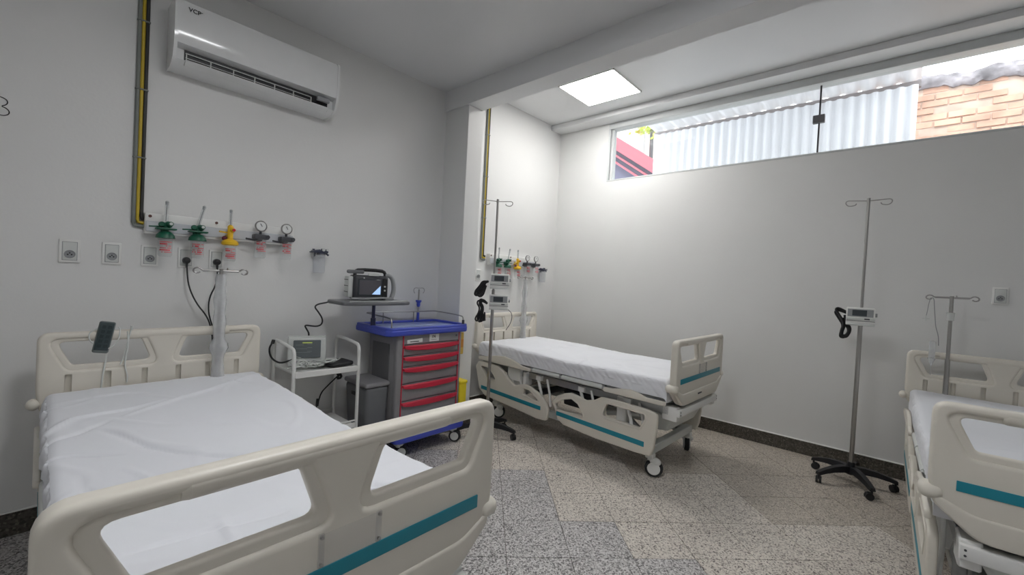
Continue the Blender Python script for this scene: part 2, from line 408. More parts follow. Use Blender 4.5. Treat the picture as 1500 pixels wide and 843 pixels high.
# brick wall: every brick is real relief, joined because each is a few pixels
bw = thing('brick_wall', 'old red brick wall with dark weathered top right of the fence', 'wall', (0, 6.75, 0))
MB().box((-.4, .008, 0), (3.4, .25, 3.93)).build('mortar_core', mortar_m, bw)
b = MB(); z = 2.6; row = 0
while z < 3.9:
    x = -.4+(row % 2)*.11
    while x < 3.3:
        if not (z > 3.75 and random.random() < .25):
            b.box((x, random.uniform(-.012, .012), z), (x+.205, .05, z+.062+random.uniform(-.004, .003)))
        x += .22
    z += .078; row += 1
b.build('bricks', brick_m, bw, kind='stuff')
b = MB(); n = 150; rows = []
for i in range(n+1):
    x = -.4+3.7*i/n; tz = 3.95+.05*noise.noise(Vector((x*3, 0, 0)))+.03*noise.noise(Vector((x*11, 2, 0))); bz = 3.80+.07*noise.noise(Vector((x*2.5, 5, 0)))+.03*noise.noise(Vector((x*14, 7, 0)))
    prof_ = [(.28, bz), (.28, tz-.02), (.2, tz)]+[(-.02-.03*math.sin(PI*k/5)+.02*noise.noise(Vector((x*16, k*.9, 3))), tz+(bz-tz)*k/5) for k in range(6)]
    rows.append([b.bm.verts.new((x, y, z)) for y, z in prof_])
for A, B in zip(rows, rows[1:]):
    for k in range(len(A)): b.bm.faces.new((A[k], A[(k+1) % len(A)], B[(k+1) % len(A)], B[k]))
b.build('coping', coping_m, bw, kind='stuff')
# neighbouring roof with red fascia, pale building, foliage
rr = thing('neighbour_roof', 'red edged roof seen through the left end of the window', 'roof', (-4.5, 9, 0))
def slopebar(b, x0, z0, x1, z1, h, y0, y1):
    for (a, c) in (((x0, z0), (x1, z1)),):
        vs = [b.bm.verts.new(p) for p in ((a[0], y0, a[1]), (c[0], y0, c[1]), (c[0], y0, c[1]-h), (a[0], y0, a[1]-h), (a[0], y1, a[1]), (c[0], y1, c[1]), (c[0], y1, c[1]-h), (a[0], y1, a[1]-h))]
        for q in ((0, 1, 2, 3), (7, 6, 5, 4), (0, 4, 5, 1), (3, 2, 6, 7), (0, 3, 7, 4), (1, 5, 6, 2)): b.bm.faces.new([vs[k] for k in q])
b = MB(); slopebar(b, -1.6, 5.65, 1.2, 3.67, .30, 0, 1.5); b.build('fascia', redroof, rr)
b = MB(); slopebar(b, -1.6, 5.24, 1.2, 3.26, .045, .05, .12); b.build('batten', redroof, rr)
b = MB(); slopebar(b, -1.6, 5.08, 1.2, 3.1, .045, .05, .12); b.build('batten', redroof, rr)
b = MB(); slopebar(b, -1.6, 5.35, 1.2, 3.37, 3.0, .2, .4); b.build('gable', infill_m, rr)
pb = thing('pale_building', 'pale building far beyond the red roof', 'building', (-7, 13, 0))
MB().box((-3, 0, 0), (3.2, 1, 7.4)).build('wall', beige_wall, pb)
MB().box((.55, -.04, 5.6), (.8, .02, 7.0)).build('window', grey_pl, pb)
b = MB()
for k in range(260):
    c = Vector((random.gauss(0, .22), random.gauss(0, .2), random.gauss(0, .13))); s_ = .05
    n = Vector((random.gauss(0, 1), random.gauss(0, 1), random.gauss(0, 1))).normalized(); a = n.orthogonal().normalized()*s_; d = n.cross(a)
    vs = [b.bm.verts.new(c+q) for q in (a*1.4, d*.6, -a*1.4, -d*.6)]; b.bm.faces.new(vs)
tr = thing('shrub', 'yellow-green foliage showing above the red roof outside', 'tree', (-4.42, 9.6, 5.22)); b.build('leaves', leaf_m, tr, kind='stuff')
MB().tube([(0, 0, -5.2), (.05, 0, -2), (0, 0, 0)], .05).build('trunk', dark_m, tr)

# ------------------------------------------------------------------ hospital bed (local: x head->foot, y across, z up)
BL, BW = 2.11, .94
BOARD = rpoly([(.13, .56), (BW-.13, .56), (BW-.012, .665), (BW, .75), (BW, 1.035), (0, 1.035), (0, .75), (.012, .665)], [.1, .1, .05, .08, .05, .05, .08, .05], 6)
OPL = [(.064, .988), (.372, .988), (.412, .873), (.116, .873)]
OPR = [(BW-x, z) for x, z in OPL][::-1]
def board_mb(x0, th=.05, slots=False, face=1):
    """moulded end board: full-thickness skin with wide cut-outs over a thinner core with the real openings"""
    b = MB(); fr = lambda off: FR((x0+off, 0, 0), (0, 1, 0), (0, 0, 1), (1, 0, 0))
    holes = [rpoly([(x, min(z, 1.003)) for x, z in grow(o_, .024)], .035, 5) for o_ in (OPL, OPR)]
    if False:
        for v in (.105, .245, .387, .53, .667, .811): holes.append(rpoly([(v-.012, .70), (v+.012, .70), (v+.012, .832), (v-.012, .832)], .004, 2))
    b.plate([BOARD]+holes, th, .014, fr(0), 4)
    core = rpoly(grow([(.13, .56), (BW-.13, .56), (BW-.012, .665), (BW, .75), (BW, 1.035), (0, 1.035), (0, .75), (.012, .665)], -.012), [.09, .09, .04, .07, .05, .05, .07, .05], 4)
    b.plate([core, rpoly(OPL, .022, 5), rpoly(OPR, .022, 5)], th-.022, .008, fr(0), 3)
    # moulded belly at the bottom and rounded grip on top
    low = rpoly([(.135, .563), (BW-.135, .563), (BW-.02, .66), (BW-.014, .70), (BW-.12, .652), (.12, .652), (.014, .70), (.02, .66)], [.1, .1, .04, .02, .12, .12, .02, .04], 6)
    b.plate([low], th+.012, .009, fr(0), 3)
    b.cyl((x0, .185, 1.011), (x0, BW-.185, 1.011), .0262, seg=20); b.cyl((x0, .172, 1.011), (x0, .185, 1.011), .0235, .0262, seg=20); b.cyl((x0, BW-.185, 1.011), (x0, BW-.172, 1.011), .0262, .0235, seg=20)
    return b
def side_rail(n0, n1, y, rail, op1, op2, stripe, bed, label=None):
    fr = lambda d: FR((0, d, 0), (1, 0, 0), (0, 0, 1), (0, -1, 0))
    b = MB(); b.plate([rail, op1, op2], .034, .011, fr(y), 4)
    lo = [(x, z) for x, z in stripe]
    o = b.build('side_rail', cream, bed)
    c = MB(); c.plate([grow(op1, .016), op1], .040, .005, fr(y), 2); c.plate([grow(op2, .016), op2], .040, .005, fr(y), 2); c.build('rim', cream, o)
    sgn = -1 if y < .4 else 1
    d = MB(); d.plate([lo], .0024, .0005, fr(y+sgn*.0175), 1); d.build('stripe', teal, o)
    return o
HR = rpoly([(.100, .517), (.135, .570), (.272, .578), (.413, .571), (.501, .525), (.554, .474), (.639, .428), (.70, .448), (.765, .467), (.830, .457), (.927, .422), (1.010, .363), (1.043, .303), (1.035, .205), (.914, .196), (.60, .222), (.25, .247), (.165, .30)], .03, 4)
HO1 = rpoly([(.175, .530), (.294, .528), (.359, .474), (.395, .428), (.255, .432)], .012, 4)
HO2 = rpoly([(.758, .427), (.824, .423), (.946, .352), (.752, .372)], .01, 4)
def shift(pts): return [(u+(u-3.18)*.0205-.003, 1.4+(z-1.4)*1.0205) for u, z in pts]
HS = [(.198, .306), (.964, .281), (.964, .315), (.198, .341)]
FRL = rpoly([(1.079, .383), (1.128, .443), (1.20, .48), (1.27, .50), (1.341, .488), (1.414, .472), (1.493, .494), (1.548, .530), (1.678, .537), (1.93, .529), (2.005, .515), (2.008, .45), (1.992, .268), (1.97, .205), (1.853, .199), (1.5, .200), (1.208, .221), (1.150, .255), (1.109, .336)], .03, 4)
FO1 = rpoly([(1.122, .378), (1.195, .428), (1.281, .452), (1.345, .424), (1.404, .344), (1.135, .337)], .014, 4)
FO2 = rpoly([(1.605, .492), (1.913, .487), (1.915, .457), (1.88, .383), (1.59, .388), (1.577, .41)], .014, 4)
FS = [(1.137, .285), (1.921, .260), (1.921, .297), (1.137, .320)]
HR, HO1, HO2, HS, FRL, FO1, FO2, FS = [shift(p) for p in (HR, HO1, HO2, HS, FRL, FO1, FO2, FS)]

def make_bed(name_label):
    t = thing('hospital_bed', name_label, 'bed')
    hb = board_mb(.025, .046, True).build('headboard', cream, t, 50)
    cu_ = MB()
    for v in (.105, .245, .387, .53, .667, .811): cu_.box((.030, v-.0125, .70), (.07, v+.0125, .832), .003, 1)
    cu_ = cu_.build('cut', cream); bo = hb.modifiers.new('cut', 'BOOLEAN'); bo.operation = 'DIFFERENCE'; bo.object = cu_; bo.solver = 'EXACT'; bo.use_self = True
    dg_ = bpy.context.evaluated_depsgraph_get(); dg_.update(); nm_ = bpy.data.meshes.new_from_object(hb.evaluated_get(dg_)); hb.modifiers.clear(); old_ = hb.data; hb.data = nm_; bpy.data.meshes.remove(old_)
    cm_ = cu_.data; bpy.data.objects.remove(cu_); bpy.data.meshes.remove(cm_); nm_.name = 'headboard'; nm_.set_sharp_from_angle(angle=math.radians(50))
    for s_, y in ((-1, -.006), (1, BW+.006)):
        MB().sph((.03, y, .70), .027, (1.3, .9, 1)).build('bumper', cream, hb)
    fb = board_mb(BL-.027).build('footboard', cream, t, 50)
    fy = FR((BL-.0005, 0, 0), (0, 1, 0), (0, 0, 1), (1, 0, 0))
    MB().plate([rpoly([(.072, .726), (BW-.065, .726), (BW-.065, .763), (.072, .763)], .002, 2)], .003, .0005, fy, 1).build('stripe', teal, fb)
    h = MB(); h.plate([rpoly([(.408, .766), (.556, .766), (.556, .838), (.408, .838)], .003, 2)], .002, .0004, FR((BL+.0035, 0, 0), (0, 1, 0), (0, 0, 1), (1, 0, 0)), 1)
    h.box((BL-.002, .408, .766), (BL+.0035, .42, .838)); h.box((BL-.002, .544, .766), (BL+.0035, .556, .838)); h.build('card_holder', holder_m, fb)
    s = MB()
    for y in (.414, .55):
        for z in (.773, .831): s.cyl((BL+.001, y, z), (BL+.0065, y, z), .0038, seg=8)
    s.build('screws', steel, fb)
    MB().plate([rpoly([(.40, .612), (.47, .612), (.47, .622), (.40, .622)], .002, 2)], .003, .0005, FR((BL+.006, 0, 0), (0, 1, 0), (0, 0, 1), (1, 0, 0)), 1).build('nameplate', dark_m, fb)
    for y0, y1 in ((-.026, .045), (BW-.045, BW+.026)):
        MB().box((BL-.075, y0, .672), (BL+.009, y1, .728), .026, 5).build('bumper', cream, fb)
    side_rail(0, 0, .035, HR, HO1, HO2, HS, t); side_rail(0, 0, .035, FRL, FO1, FO2, FS, t)
    side_rail(0, 0, BW-.035, HR, HO1, HO2, HS, t); side_rail(0, 0, BW-.035, FRL, FO1, FO2, FS, t)
    # deck: four sections with steel-grey tubes at the sides, wavy moulded lips at head and foot
    for x0, x1 in ((.09, .78), (.79, 1.10), (1.11, 1.53), (1.54, 2.03)):
        MB().box((x0, .05, .585), (x1, BW-.05, .612), .006, 1).build('deck_panel', grey_pl, t)
    for y in (.034, BW-.034):
        b = MB()
        for x0, x1 in ((.80, 1.10), (1.125, 1.52)): b.cyl((x0, y, .592), (x1, y, .592), .019, seg=14)
        b.build('side_tube', grey_metal if False else offwhite, t)
        b = MB()
        for x in (.79, 1.11, 1.53): b.box((x-.018, y-.016, .572), (x+.012, y+.016, .602), .004, 1)
        b.build('hinge', grey_metal, t)
        w1 = rpoly([(.085, .575), (.085, .612), (.20, .622), (.33, .650), (.449, .662), (.56, .648), (.68, .612), (.785, .604), (.785, .575)], .04, 4)
        w2 = rpoly([(1.54, .568), (1.54, .602), (1.62, .606), (1.70, .622), (1.773, .630), (1.84, .618), (1.895, .600), (2.04, .602), (2.04, .568)], .04, 4)
        b = MB()
        for w in (w1, w2): b.plate([w], .022, .008, FR((0, .011 if y < .4 else BW-.011, 0), (1, 0, 0), (0, 0, 1), (0, -1, 0)), 3)
        b.build('deck_lip', cream, t)
    # upper frame
    b = MB()
    for y in (.11, BW-.11): b.box((.06, y-.02, .49), (2.03, y+.02, .55), .004, 1)
    for x in (.10, .8, 1.35, 1.9): b.box((x-.02, .11, .495), (x+.02, BW-.11, .545), .004, 1)
    b.build('upper_frame', grey_metal, t)
    b = MB(); b.box((2.05, .09, .488), (2.11, BW-.09, .540), .006, 2)
    for y in (.12, BW-.12): b.box((1.98, y-.03, .45), (2.09, y+.03, .555), .006, 1)
    b.build('end_beam', white_pl, t)
    b = MB()
    for y in (.105, BW-.105):
        b.cyl((2.108, y, .505), (2.113, y, .505), .004, seg=8); b.cyl((2.108, y, .525), (2.113, y, .525), .004, seg=8)
    b.build('bolts', dark_m, t)
    # rail linkages: the folding arms of each rail
    b = MB()
    for y, s_ in ((.0, -1), (BW, 1)):
        for x in (.5, .84, 1.3, 1.72):
            b.box((x-.03, min(y-s_*.06, y-s_*.12), .50), (x+.03, max(y-s_*.06, y-s_*.12), .545), .004, 1)
            b.tube([(x-.02, y-s_*.075, .53), (x+.03, y-s_*.072, .40), (x+.05, y-s_*.065, .30)], .013, 8)
            b.tube([(x+.09, y-s_*.075, .53), (x+.13, y-s_*.072, .40), (x+.15, y-s_*.065, .30)], .010, 8)
    b.build('rail_arm', white_pl, t)
    # base frame with scissor legs, actuators and castors
    b = MB()
    for y in (.16, BW-.16): b.box((.22, y-.025, .17), (1.93, y+.025, .23), .006, 1)
    for x in (.25, 1.9): b.box((x-.03, .10, .17), (x+.03, BW-.10, .232), .006, 1)
    b.build('base_frame', offwhite, t)
    b = MB()
    for y in (.2, BW-.2):
        for x0, x1 in ((.35, .75), (1.85, 1.45)):
            d = Vector((x1-x0, 0, .29)); L_ = d.length
            b.box((-L_/2, -.02, -.025), (L_/2, .02, .025), .004, 1) if False else b.tube([(x0, y, .22), (x1, y, .51)], .026, 6)
    b.build('lifting_arm', grey_metal, t)
    b = MB(); b.tube([(.55, .40, .27), (1.05, .40, .46)], .032, 10); b.tube([(1.1, .55, .28), (1.6, .55, .46)], .032, 10)
    b.box((.95, .3, .27), (1.25, .64, .42), .02, 2); b.box((1.35, .33, .36), (1.55, .45, .47), .015, 2); b.build('actuator', dark_m, t)
    b = MB(); b.box((.45, .06, .44), (.62, .18, .56), .012, 2); b.box((.66, .05, .42), (.70, .14, .55), .006, 1); b.box((1.62, .08, .34), (1.70, .18, .54), .008, 1); b.cyl((1.5, .16, .36), (1.78, .16, .42), .018, seg=10)
    b.build('control_box', white_pl, t)
    b = MB()   # sloped grey cover under the foot end
    vs = [(1.80, .13, .47), (2.04, .16, .47), (2.04, BW-.16, .47), (1.80, BW-.13, .47), (1.76, .22, .30), (1.98, .22, .33), (1.98, BW-.22, .33), (1.76, BW-.22, .30)]
    v = [b.bm.verts.new(q) for q in vs]
    for q in ((0, 1, 2, 3), (4, 7, 6, 5), (0, 4, 5, 1), (1, 5, 6, 2), (2, 6, 7, 3), (3, 7, 4, 0)): b.bm.faces.new([v[k] for k in q])
    bmesh.ops.bevel(b.bm, geom=b.bm.edges[:], offset=.018, segments=3, profile=.5, affect='EDGES'); b.build('foot_cover', cream_dark if False else offwhite, t)
    for x, y, a in ((1.90, .12, .4), (1.90, BW-.12, 2.0), (.26, .12, .8), (.26, BW-.12, 2.6)):
        cx, cy = x+.028*math.cos(a), y+.028*math.sin(a); wa = a+PI/2; ax = Vector((math.cos(wa), math.sin(wa), 0))
        c0 = Vector((cx, cy, .065)); rr_ = .065
        b = MB(); b.cyl((x, y, .12), (x, y, .20), .02, seg=12)
        for s_ in (-1, 1): b.lathe([(.0, .0), (.042, .0), (.046, .006), (.042, .012), (0, .012)], c0+ax*(s_*.020)-(ax*.006 if s_ < 0 else ax*0)*2 if False else c0+ax*(.017 if s_ > 0 else -.029), 20, ax)
        b.box((-.05, -.028, .098), (.05, .028, .150), .02, 3, None) if False else b.sph(c0+Vector((0, 0, .048)), .050, (1.05, .60, .62), 18)
        b.box((x-.03, y-.03, .135), (x+.03, y+.03, .17), .008, 2)
        co = b.build('castor', white_pl, t)
        MB().lathe([(.034, -.018), (.059, -.018), (.065, -.010), (.065, .010), (.059, .018), (.034, .018)], c0, 26, ax).build('tyre', rubber, co)
    return t

def iv_pole(bed, y, top, wrapped, x=.10, rot=0.0):
    b = MB(); b.cyl((x, y, .60), (x, y, 1.0), .014, seg=14); b.cyl((x, y, 1.0), (x, y, top), .0105, seg=14)
    po = b.build('drip_pole', steel, bed)
    c = MB(); w = .105; z = top
    dx, dy = math.sin(rot), math.cos(rot)
    P_ = lambda s_, zz, o=0: (x+dx*s_-dy*o, y+dy*s_+dx*o, zz)
    c.tube([P_(-w+.02, z-.012), P_(-w, z+.004), P_(-w-.022, z-.004), P_(-w-.024, z-.022), P_(-w-.006, z-.030), P_(-w+.008, z-.022)], .0048, 6, 1)
    c.tube([P_(w-.02, z-.012), P_(w, z+.004), P_(w+.022, z-.004), P_(w+.024, z-.022), P_(w+.006, z-.030), P_(w-.008, z-.022)], .0048, 6, 1)
    c.tube([P_(-w+.02, z-.012), P_(w-.02, z-.012)], .0065, 8); c.tube([P_(.02, z-.012, 0), P_(.03, z-.012, .06), P_(.03, z+.004, .085), P_(.03, z+.002, .1)], .004, 6, 1)
    c.build('hooks', steel, po)
    MB().cyl((x, y, top-.17), (x, y, top-.115), .019, .021, seg=16).build('collar', offwhite, po)
    if wrapped:
        b = MB(); n = 26; rings = []
        for k in range(n+1):
            zz = .60+(top-.03-.60)*k/n; r0 = .030+.010*noise.noise(Vector((k*.5, 3, y)))+(.012 if k in (0, 11, 12) else 0)+(-.008 if k in (n,) else 0)
            rings.append([b.bm.verts.new((x+(r0+.006*noise.noise(Vector((q*.9, k*.4, 1))))*math.cos(2*PI*q/18), y+(r0+.006*noise.noise(Vector((q*.9, k*.4, 7))))*math.sin(2*PI*q/18), zz)) for q in range(18)])
        for A, B in zip(rings, rings[1:]):
            for q in range(18): b.bm.faces.new((A[q], A[(q+1) % 18], B[(q+1) % 18], B[q]))
        b.build('plastic_sleeve', wrap_m, po, 80)
    return po

def make_mattress(seed, label, folds):
    """mattress under a fitted sheet: soft edges, dips at the deck joints, folds running over it"""
    t = MB(); bm = t.bm; nu, nv = 320, 150; L0, L1, W0, W1 = .065, 2.035, .025, BW-.025
    zt, zb = .752, .618; prof = []
    # cross-section parameter: bottom-left up the side, over the top, down the other side
    def sec(s_):
        h = zt-zb; w = W1-W0; r = .035; tot = 2*h+w; d = s_*tot
        if d < h: p = Vector((W0, zb+d)); n = Vector((-1, 0))
        elif d < h+w: p = Vector((W0+d-h, zt)); n = Vector((0, 1))
        else: p = Vector((W1, zt-(d-h-w))); n = Vector((1, 0))
        # soften the corners
        for cx, sx in ((W0+r, -1), (W1-r, 1)):
            if (p.x-cx)*sx > 0 and p.y > zt-r:
                q = p-Vector((cx, zt-r)); n = q.normalized(); p = Vector((cx, zt-r))+n*r
        return p, n
    V = []
    side = lambda p: p.y < zt-.02
    ss = []
    hfr = (zt-zb)/(2*(zt-zb)+(W1-W0))
    for k in range(nv+1):
        q = k/nv
        if q < .2: ss.append(hfr*q/.2)
        elif q > .8: ss.append(1-hfr*(1-q)/.2)
        else: ss.append(hfr+(1-2*hfr)*(q-.2)/.6)
    for i in range(nu+1):
        u = L0+(L1-L0)*i/nu; row = []
        e = min(i, nu-i)/nu*(L1-L0); er = max(0, 1-e/.03); drop = .03*(1-math.sqrt(max(0, 1-er*er)))
        for k in range(nv+1):
            p, n = sec(ss[k]); top = n.y > .6
            P3 = Vector((u, p.x, p.y)); nn = Vector((0, n.x, n.y)); d = 0
            d += .007*noise.noise(Vector((u*2.1, p.x*2.4, seed)))+.003*noise.noise(Vector((u*6, p.x*7, seed+5)))
            rn = 1-abs(noise.noise(Vector((u*3.0+p.x*1.5, p.x*4.5-u, seed+9)))*2.2); d += (.0035 if seed < 5 else .003)*max(0, rn-.72)/.28
            for fp, hgt, wd in folds:
                if p.y <= zt-.05: break
                X = Vector((u+.005*noise.noise(Vector((u*9, p.x*9, 3))), p.x)); best = 9; bt = 0; ns_ = len(fp)-1
                for si in range(ns_):
                    A = Vector(fp[si]); B = Vector(fp[si+1]); t_ = max(0, min(1, (X-A).dot(B-A)/(B-A).length_squared)); q_ = (X-(A+(B-A)*t_)).length
                    if q_ < best: best = q_; bt = (si+t_)/ns_
                if best < wd*3: d += 2.1*hgt*math.exp(-(best/wd)**2)*math.sin(PI*(.08+.84*bt))
            if not top:
                amt = 1-abs(p.y-(zb+.05))/.12
                d += (.018 if seed < 5 else .009)*max(0, amt)*noise.noise(Vector((u*13+seed, p.y*9+p.x*3, seed)))+.006*noise.noise(Vector((u*30+p.y*25, p.y*12, seed+2)))
                # sheet bunched diagonally near the head corners
                d += (.010 if seed < 5 else .003)*math.exp(-((u-.22)/.18)**2)*math.sin((u*55+p.y*60))*max(0, amt)
            P3 += nn*d
            P3.z -= drop
            P3.z += .006*math.cos((u-.4)*3.0) - .010*math.exp(-((u-1.15)/.25)**2) if p.y > zt-.06 else 0
            lim = .024 if P3.z < .68 else .014
            P3.y = min(max(P3.y, lim), BW-lim)
            if u < .11: P3.x = max(P3.x, .062)
            row.append(bm.verts.new(P3))
        V.append(row)
    for i in range(nu):
        for k in range(nv): bm.faces.new((V[i][k], V[i+1][k], V[i+1][k+1], V[i][k+1]))
    for i in range(nu): bm.faces.new((V[i][0], V[i][nv], V[i+1][nv], V[i+1][0]))
    for r in (V[0], V[-1]): bm.faces.new(r)
    o = t.build('mattress', sheet_m, None, 60); tag(o, label, 'mattress', 'mattresses on the hospital beds'); return o

bed_lab = ['cream hospital bed in the foreground beside the left wall', 'cream hospital bed in the alcove with both lowered side rails showing', 'cream hospital bed at the right edge of the photo below a wall socket']
mat_lab = ['white sheeted mattress on the foreground bed by the left wall', 'white sheeted mattress on the bed in the alcove', 'white sheeted mattress on the bed at the right edge']
places = [((-2.985, -.003, 0), 0), ((-3.170, 2.985, 0), math.radians(-1.9)), ((.105, 4.312, 0), math.radians(-89.2))]
bed0 = make_bed(bed_lab[0])
folds = [[([(.80, .17), (.86, .2), (1.05, .27), (1.16, .34), (1.29, .44), (1.47, .57), (1.6, .68)], -.0065, .011), ([(.66, .25), (.61, .32), (.46, .54), (.21, .85), (.15, .92)], .006, .009),
          ([(.98, .0), (1.0, .08), (1.08, .20)], -.006, .005), ([(1.18, .1), (1.30, .10), (1.46, .12)], -.004, .013), ([(.78, .0), (.73, .03), (.6, .1), (.57, .27), (.5, .40)], .005, .012), ([(.89, .45), (1.04, .59)], -.003, .007),
          ([(1.75, .15), (1.76, .29), (1.81, .46)], -.005, .008), ([(1.69, .33), (1.9, .32)], .003, .009), ([(1.80, .62), (1.86, .72), (1.91, .85)], -.0055, .010), ([(1.2, .2), (1.42, .26)], .003, .008), ([(.85, 0), (.80, .1), (.70, .2)], -.005, .010), ([(.3, .05), (.28, .25), (.33, .42)], .0035, .012), ([(.25, .7), (.4, .8)], -.003, .008)],
         [([(.7, .05), (.74, .5), (.72, .9)], -.006, .04), ([(1.3, .0), (1.25, .2), (1.1, .4)], .004, .012)], [([(.3, .2), (.6, .7)], .003, .01)]]
beds = []
for k, (loc, rz) in enumerate(places):
    o = bed0 if k == 0 else dup(bed0)
    o.location = loc; o.rotation_euler = (0, 0, rz); o['label'] = bed_lab[k]; o['group'] = 'hospital beds'; beds.append(o)
    m_ = make_mattress(3.7+k*4, mat_lab[k], folds[k]); m_.location = loc; m_.rotation_euler = (0, 0, rz)
iv_pole(beds[0], .70, 1.375, True, .11, .25); iv_pole(beds[1], .64, 1.44, True); iv_pole(beds[2], .205, 1.44, False, .09)
# clear plastic still hanging under the right bed
b = MB()
for k in range(3):
    n = 14; rings = []; x0 = 1.72-.12*k; y0 = .14+.05*k
    for i in range(n+1):
        z = .50-.30*i/n; r0 = .055*(1+.4*noise.noise(Vector((i*.5, k, 2))))*(1-.35*i/n)
        rings.append([b.bm.verts.new((x0+r0*(1+.3*noise.noise(Vector((q*.8, i*.5, k))))*math.cos(2*PI*q/14), y0+r0*.6*(1+.3*noise.noise(Vector((q*.7, i*.4, k+4))))*math.sin(2*PI*q/14), z)) for q in range(14)])
    for A, B in zip(rings, rings[1:]):
        for q in range(14): b.bm.faces.new((A[q], A[(q+1) % 14], B[(q+1) % 14], B[q]))
b.build('plastic_wrapping', wrap_m, beds[2], 80)

# infusion line hooked on the right bed's pole
il = thing('infusion_line', 'thin tube with clamp hooked over the drip pole of the right bed', 'tube', (0, 0, 0)); il.location = (.205, 4.215, 1.42)
c = MB(); c.tube([(.0, 0, 0), (-.008, -.006, -.05), (-.012, -.01, -.10), (-.016, -.01, -.125)], .0022, 6, 2)
c.tube([(.0, 0, 0), (.018, 0, .004), (.022, -.005, -.06), (.03, -.01, -.14), (.035, -.01, -.20), (.052, -.012, -.26), (.056, -.015, -.33)], .0025, 6, 2); c.build('tube', grey_pl, il)
MB().cyl((-.016, -.01, -.125), (-.018, -.01, -.165), .005, seg=8).box((-.036, -.013, -.150), (.002, -.007, -.143)).build('clamp', offwhite, il)
c = MB(); c.box((.008, -.035, -.42), (.042, -.012, -.30), .008, 2); c.cyl((.025, -.025, -.47), (.025, -.025, -.42), .004, .022, seg=12); c.tube([(.025, -.025, -.47), (.026, -.025, -.50), (.024, -.025, -.54)], .0022, 6); c.build('flow_sensor', wrap_m, il)

# hand control hanging on the foreground headboard
hc = thing('hand_control', 'dark bed remote with white rim hung over the foreground headboard', 'remote control', (-2.935, .222, 1.0))
q = Matrix.Rotation(math.radians(-10), 3, 'X')
MB().box((-.006, -.031, -.075), (.014, .031, .085), .0155, 4, q).build('case', mat('remote_case', (.15, .175, .175), .4), hc)
MB().box((.0125, -.027, -.060), (.0175, .027, .081), .0025, 2, q).build('keypad', mat('keypad_dark', (.035, .055, .06), .4), hc)
b = MB()
for i in range(5):
    for j in (-1, 1):
        c = q @ Vector((.0185, j*.011, .058-i*.024)); b.box(c-Vector((.001, .0075, .0085)), c+Vector((.001, .0075, .0085)), .001, 1, q)
b.build('buttons', mat('slate_button', (.02, .035, .04), .5), hc)
b = MB(); b.tube([(.0, .012, -.075), (.0, .010, -.11), (.002, .0, -.18), (.0, -.005, -.26)], .0035, 8, 2)
b.tube([(.006, -.030, -.03), (-.0, -.052, -.01), (-.0, -.055, .03), (-.01, -.02, .05), (-.055, -.02, .045)], .003, 6, 2)
b.tube([(.004, -.01, -.055), (.02, .03, -.05), (.01, .055, -.01), (-.0, .06, .04), (-.055, .06, .045)], .003, 6, 2); b.build('cord', offwhite, hc)
lp = tag(MB().tube([(-2.935, .31, 1.03), (-2.925, .315, .95), (-2.93, .30, .86), (-2.922, .315, .80), (-2.925, .312, .765)], .003, 6, 2).tube([(-2.935, .325, 1.05), (-2.93, .30, .90), (-2.93, .285, .86)], .003, 6, 2).build('hanging_cable', offwhite), 'thin pale cable hanging down the foreground headboard right of the remote', 'cable')
MB().cyl((-2.933, .325, 1.035), (-2.925, .325, 1.06), .005, seg=8).build('connector', offwhite, lp)

